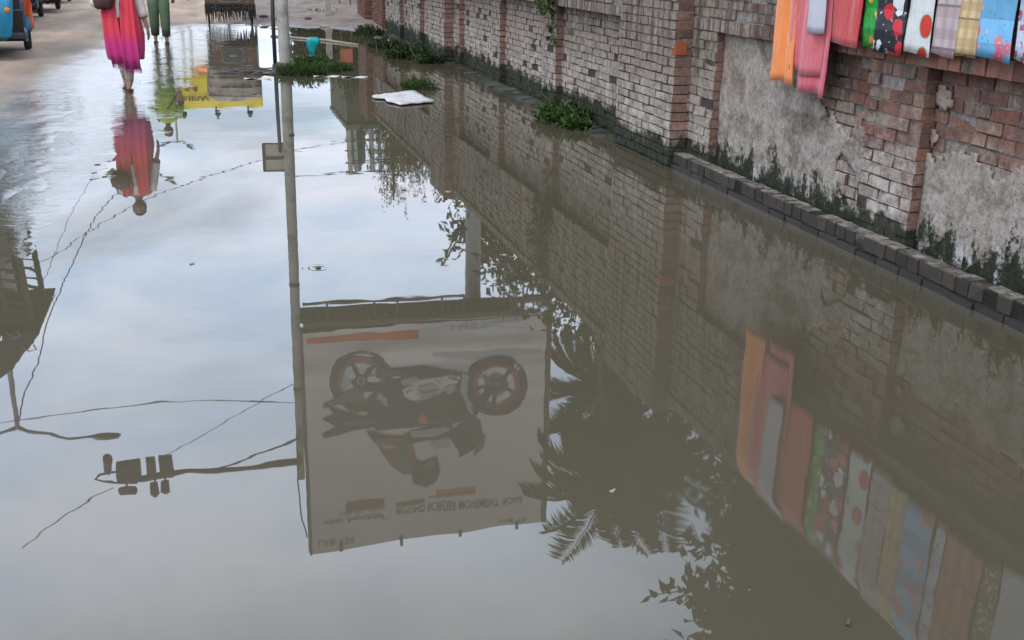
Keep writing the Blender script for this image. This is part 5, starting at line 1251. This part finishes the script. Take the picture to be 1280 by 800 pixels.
mb=MB(); mb.tube([(0,2.0,.335),(0,1.2,.5),(0,.3,.45)],.025,6); mb.tube([(0,2.,.335),(0,1.85,1.0)],.022,6); mb.tube([(-.28,1.75,1.02),(0,1.87,1.0),(.28,1.75,1.02)],.014,6); mb.tube([(-.47,.25,.335),(.47,.25,.335)],.02,6); mb.build('frame',DARKM,rk)
mb=MB(); mb.wheel((0,2.0,.335),.335,.045,rim=.9); mb.build('wheel',RUB,rk,True)
mb=MB(); mb.box(-w2*.9,w2*.9,.05,.6,.45,.75,0,.01); mb.build('seat',M_('red seat vinyl',(.3,.03,.03),.5),rk)
rk.location=(gq.x,gq.y-.0,max(0,ghgt(gq.x,gq.y))-.0); rk.scale=(1.02,)*3
# ---------------------------------------------------------------- world, sun, camera
wd=bpy.data.worlds.new('World'); scene.world=wd; wd.use_nodes=True; t=NT('',wd)
SUN_EL=R(52); SUN_ROT=R(140)
sky=t.n('ShaderNodeTexSky',sky_type='NISHITA'); sky.sun_disc=False; sky.sun_elevation=SUN_EL; sky.sun_rotation=SUN_ROT; sky.air_density=1.2; sky.dust_density=1.5
g_=t.n('ShaderNodeTexCoord').outputs['Generated']; o=t.sep(g_); zc=t.math('MAXIMUM',o[2],.06)
v=t.n('ShaderNodeCombineXYZ',i={0:t.math('DIVIDE',o[0],zc),1:t.math('DIVIDE',o[1],zc),2:0.}).outputs[0]
n1=t.noise(t.map(v,(.6,.45,1),(3.1,1.2,0)),.8,6,.55,.4); n2=t.noise(t.map(v,(.5,.5,1),(8,4,0)),1.3,5,.6)
up=t.rng(o[2],0.,.75,0.,1.)
cl=t.ramp(n2,[(.3,(.64,.84,1.06)),(.5,(.84,.93,1.05)),(.68,(.98,.98,1.04))])
br=t.ramp(up,[(0,.85),(.25,1.15),(.45,1.75),(.68,2.3),(.86,1.5),(1,1.1)])
cl=t.mix(1.,cl,br,'MULTIPLY'); cl=t.mix(1.,cl,t.ramp(o[1],[(.2,.86),(.95,1.28)]),'MULTIPLY')
# broken cloud: brighter and greyer billows
cl=t.mix(1.,cl,t.ramp(t.noise(t.map(v,(.8,.6,1),(2,9,0)),1.8,7,.62,.5),[(.32,(.80,.84,.92)),(.5,(1.,.99,1.)),(.66,(1.12,1.07,1.05))]),'MULTIPLY')
cl=t.mix(1.,cl,t.ramp(up,[(0,(1.,1.,1.)),(.3,(.94,.98,1.04)),(.65,(.90,.98,1.06)),(1,(1.,1.,1.))]),'MULTIPLY'); cl=t.n('ShaderNodeVectorMath',operation='SCALE',i={0:cl,3:15.}).outputs[0]
cov=t.ramp(n1,[(.34,.45),(.5,.92),(.7,.97)])
c=t.mix(cov,sky.outputs[0],cl)
bg=t.n('ShaderNodeBackground',i={'Color':c,'Strength':.1}); oo=t.n('ShaderNodeOutputWorld'); t.nt.links.new(bg.outputs[0],oo.inputs[0])
sl=bpy.data.lights.new('sun','SUN'); sl.energy=1.4; sl.angle=R(16); sl.color=(1,.96,.9); so=bpy.data.objects.new('sun',sl); COL.objects.link(so)
# the sun stands behind the camera's left shoulder (compass angle clockwise from +Y, like the sky's)
sdir=Vector((math.sin(SUN_ROT)*math.cos(SUN_EL),math.cos(SUN_ROT)*math.cos(SUN_EL),math.sin(SUN_EL)))
sdir.x=-abs(sdir.x); sky.sun_rotation=math.atan2(sdir.x,sdir.y)
so.rotation_euler=sdir.to_track_quat('Z','Y').to_euler(); so.location=(0,0,30)
cam=bpy.data.cameras.new('camera'); cam.sensor_width=36; cam.lens=36*F/1280; cam.clip_end=3000; cam.clip_start=.05
co=bpy.data.objects.new('camera',cam); COL.objects.link(co); co.matrix_world=Matrix.Translation((0,0,HC))@Matrix(CM.tolist()).to_4x4(); scene.camera=co
vs=scene.view_settings; vs.view_transform='Standard'; vs.look='None'; vs.gamma=1; vs.use_curve_mapping=False; vs.exposure=.06
scene.cycles.max_bounces=6; scene.cycles.glossy_bounces=3; scene.cycles.transparent_max_bounces=8
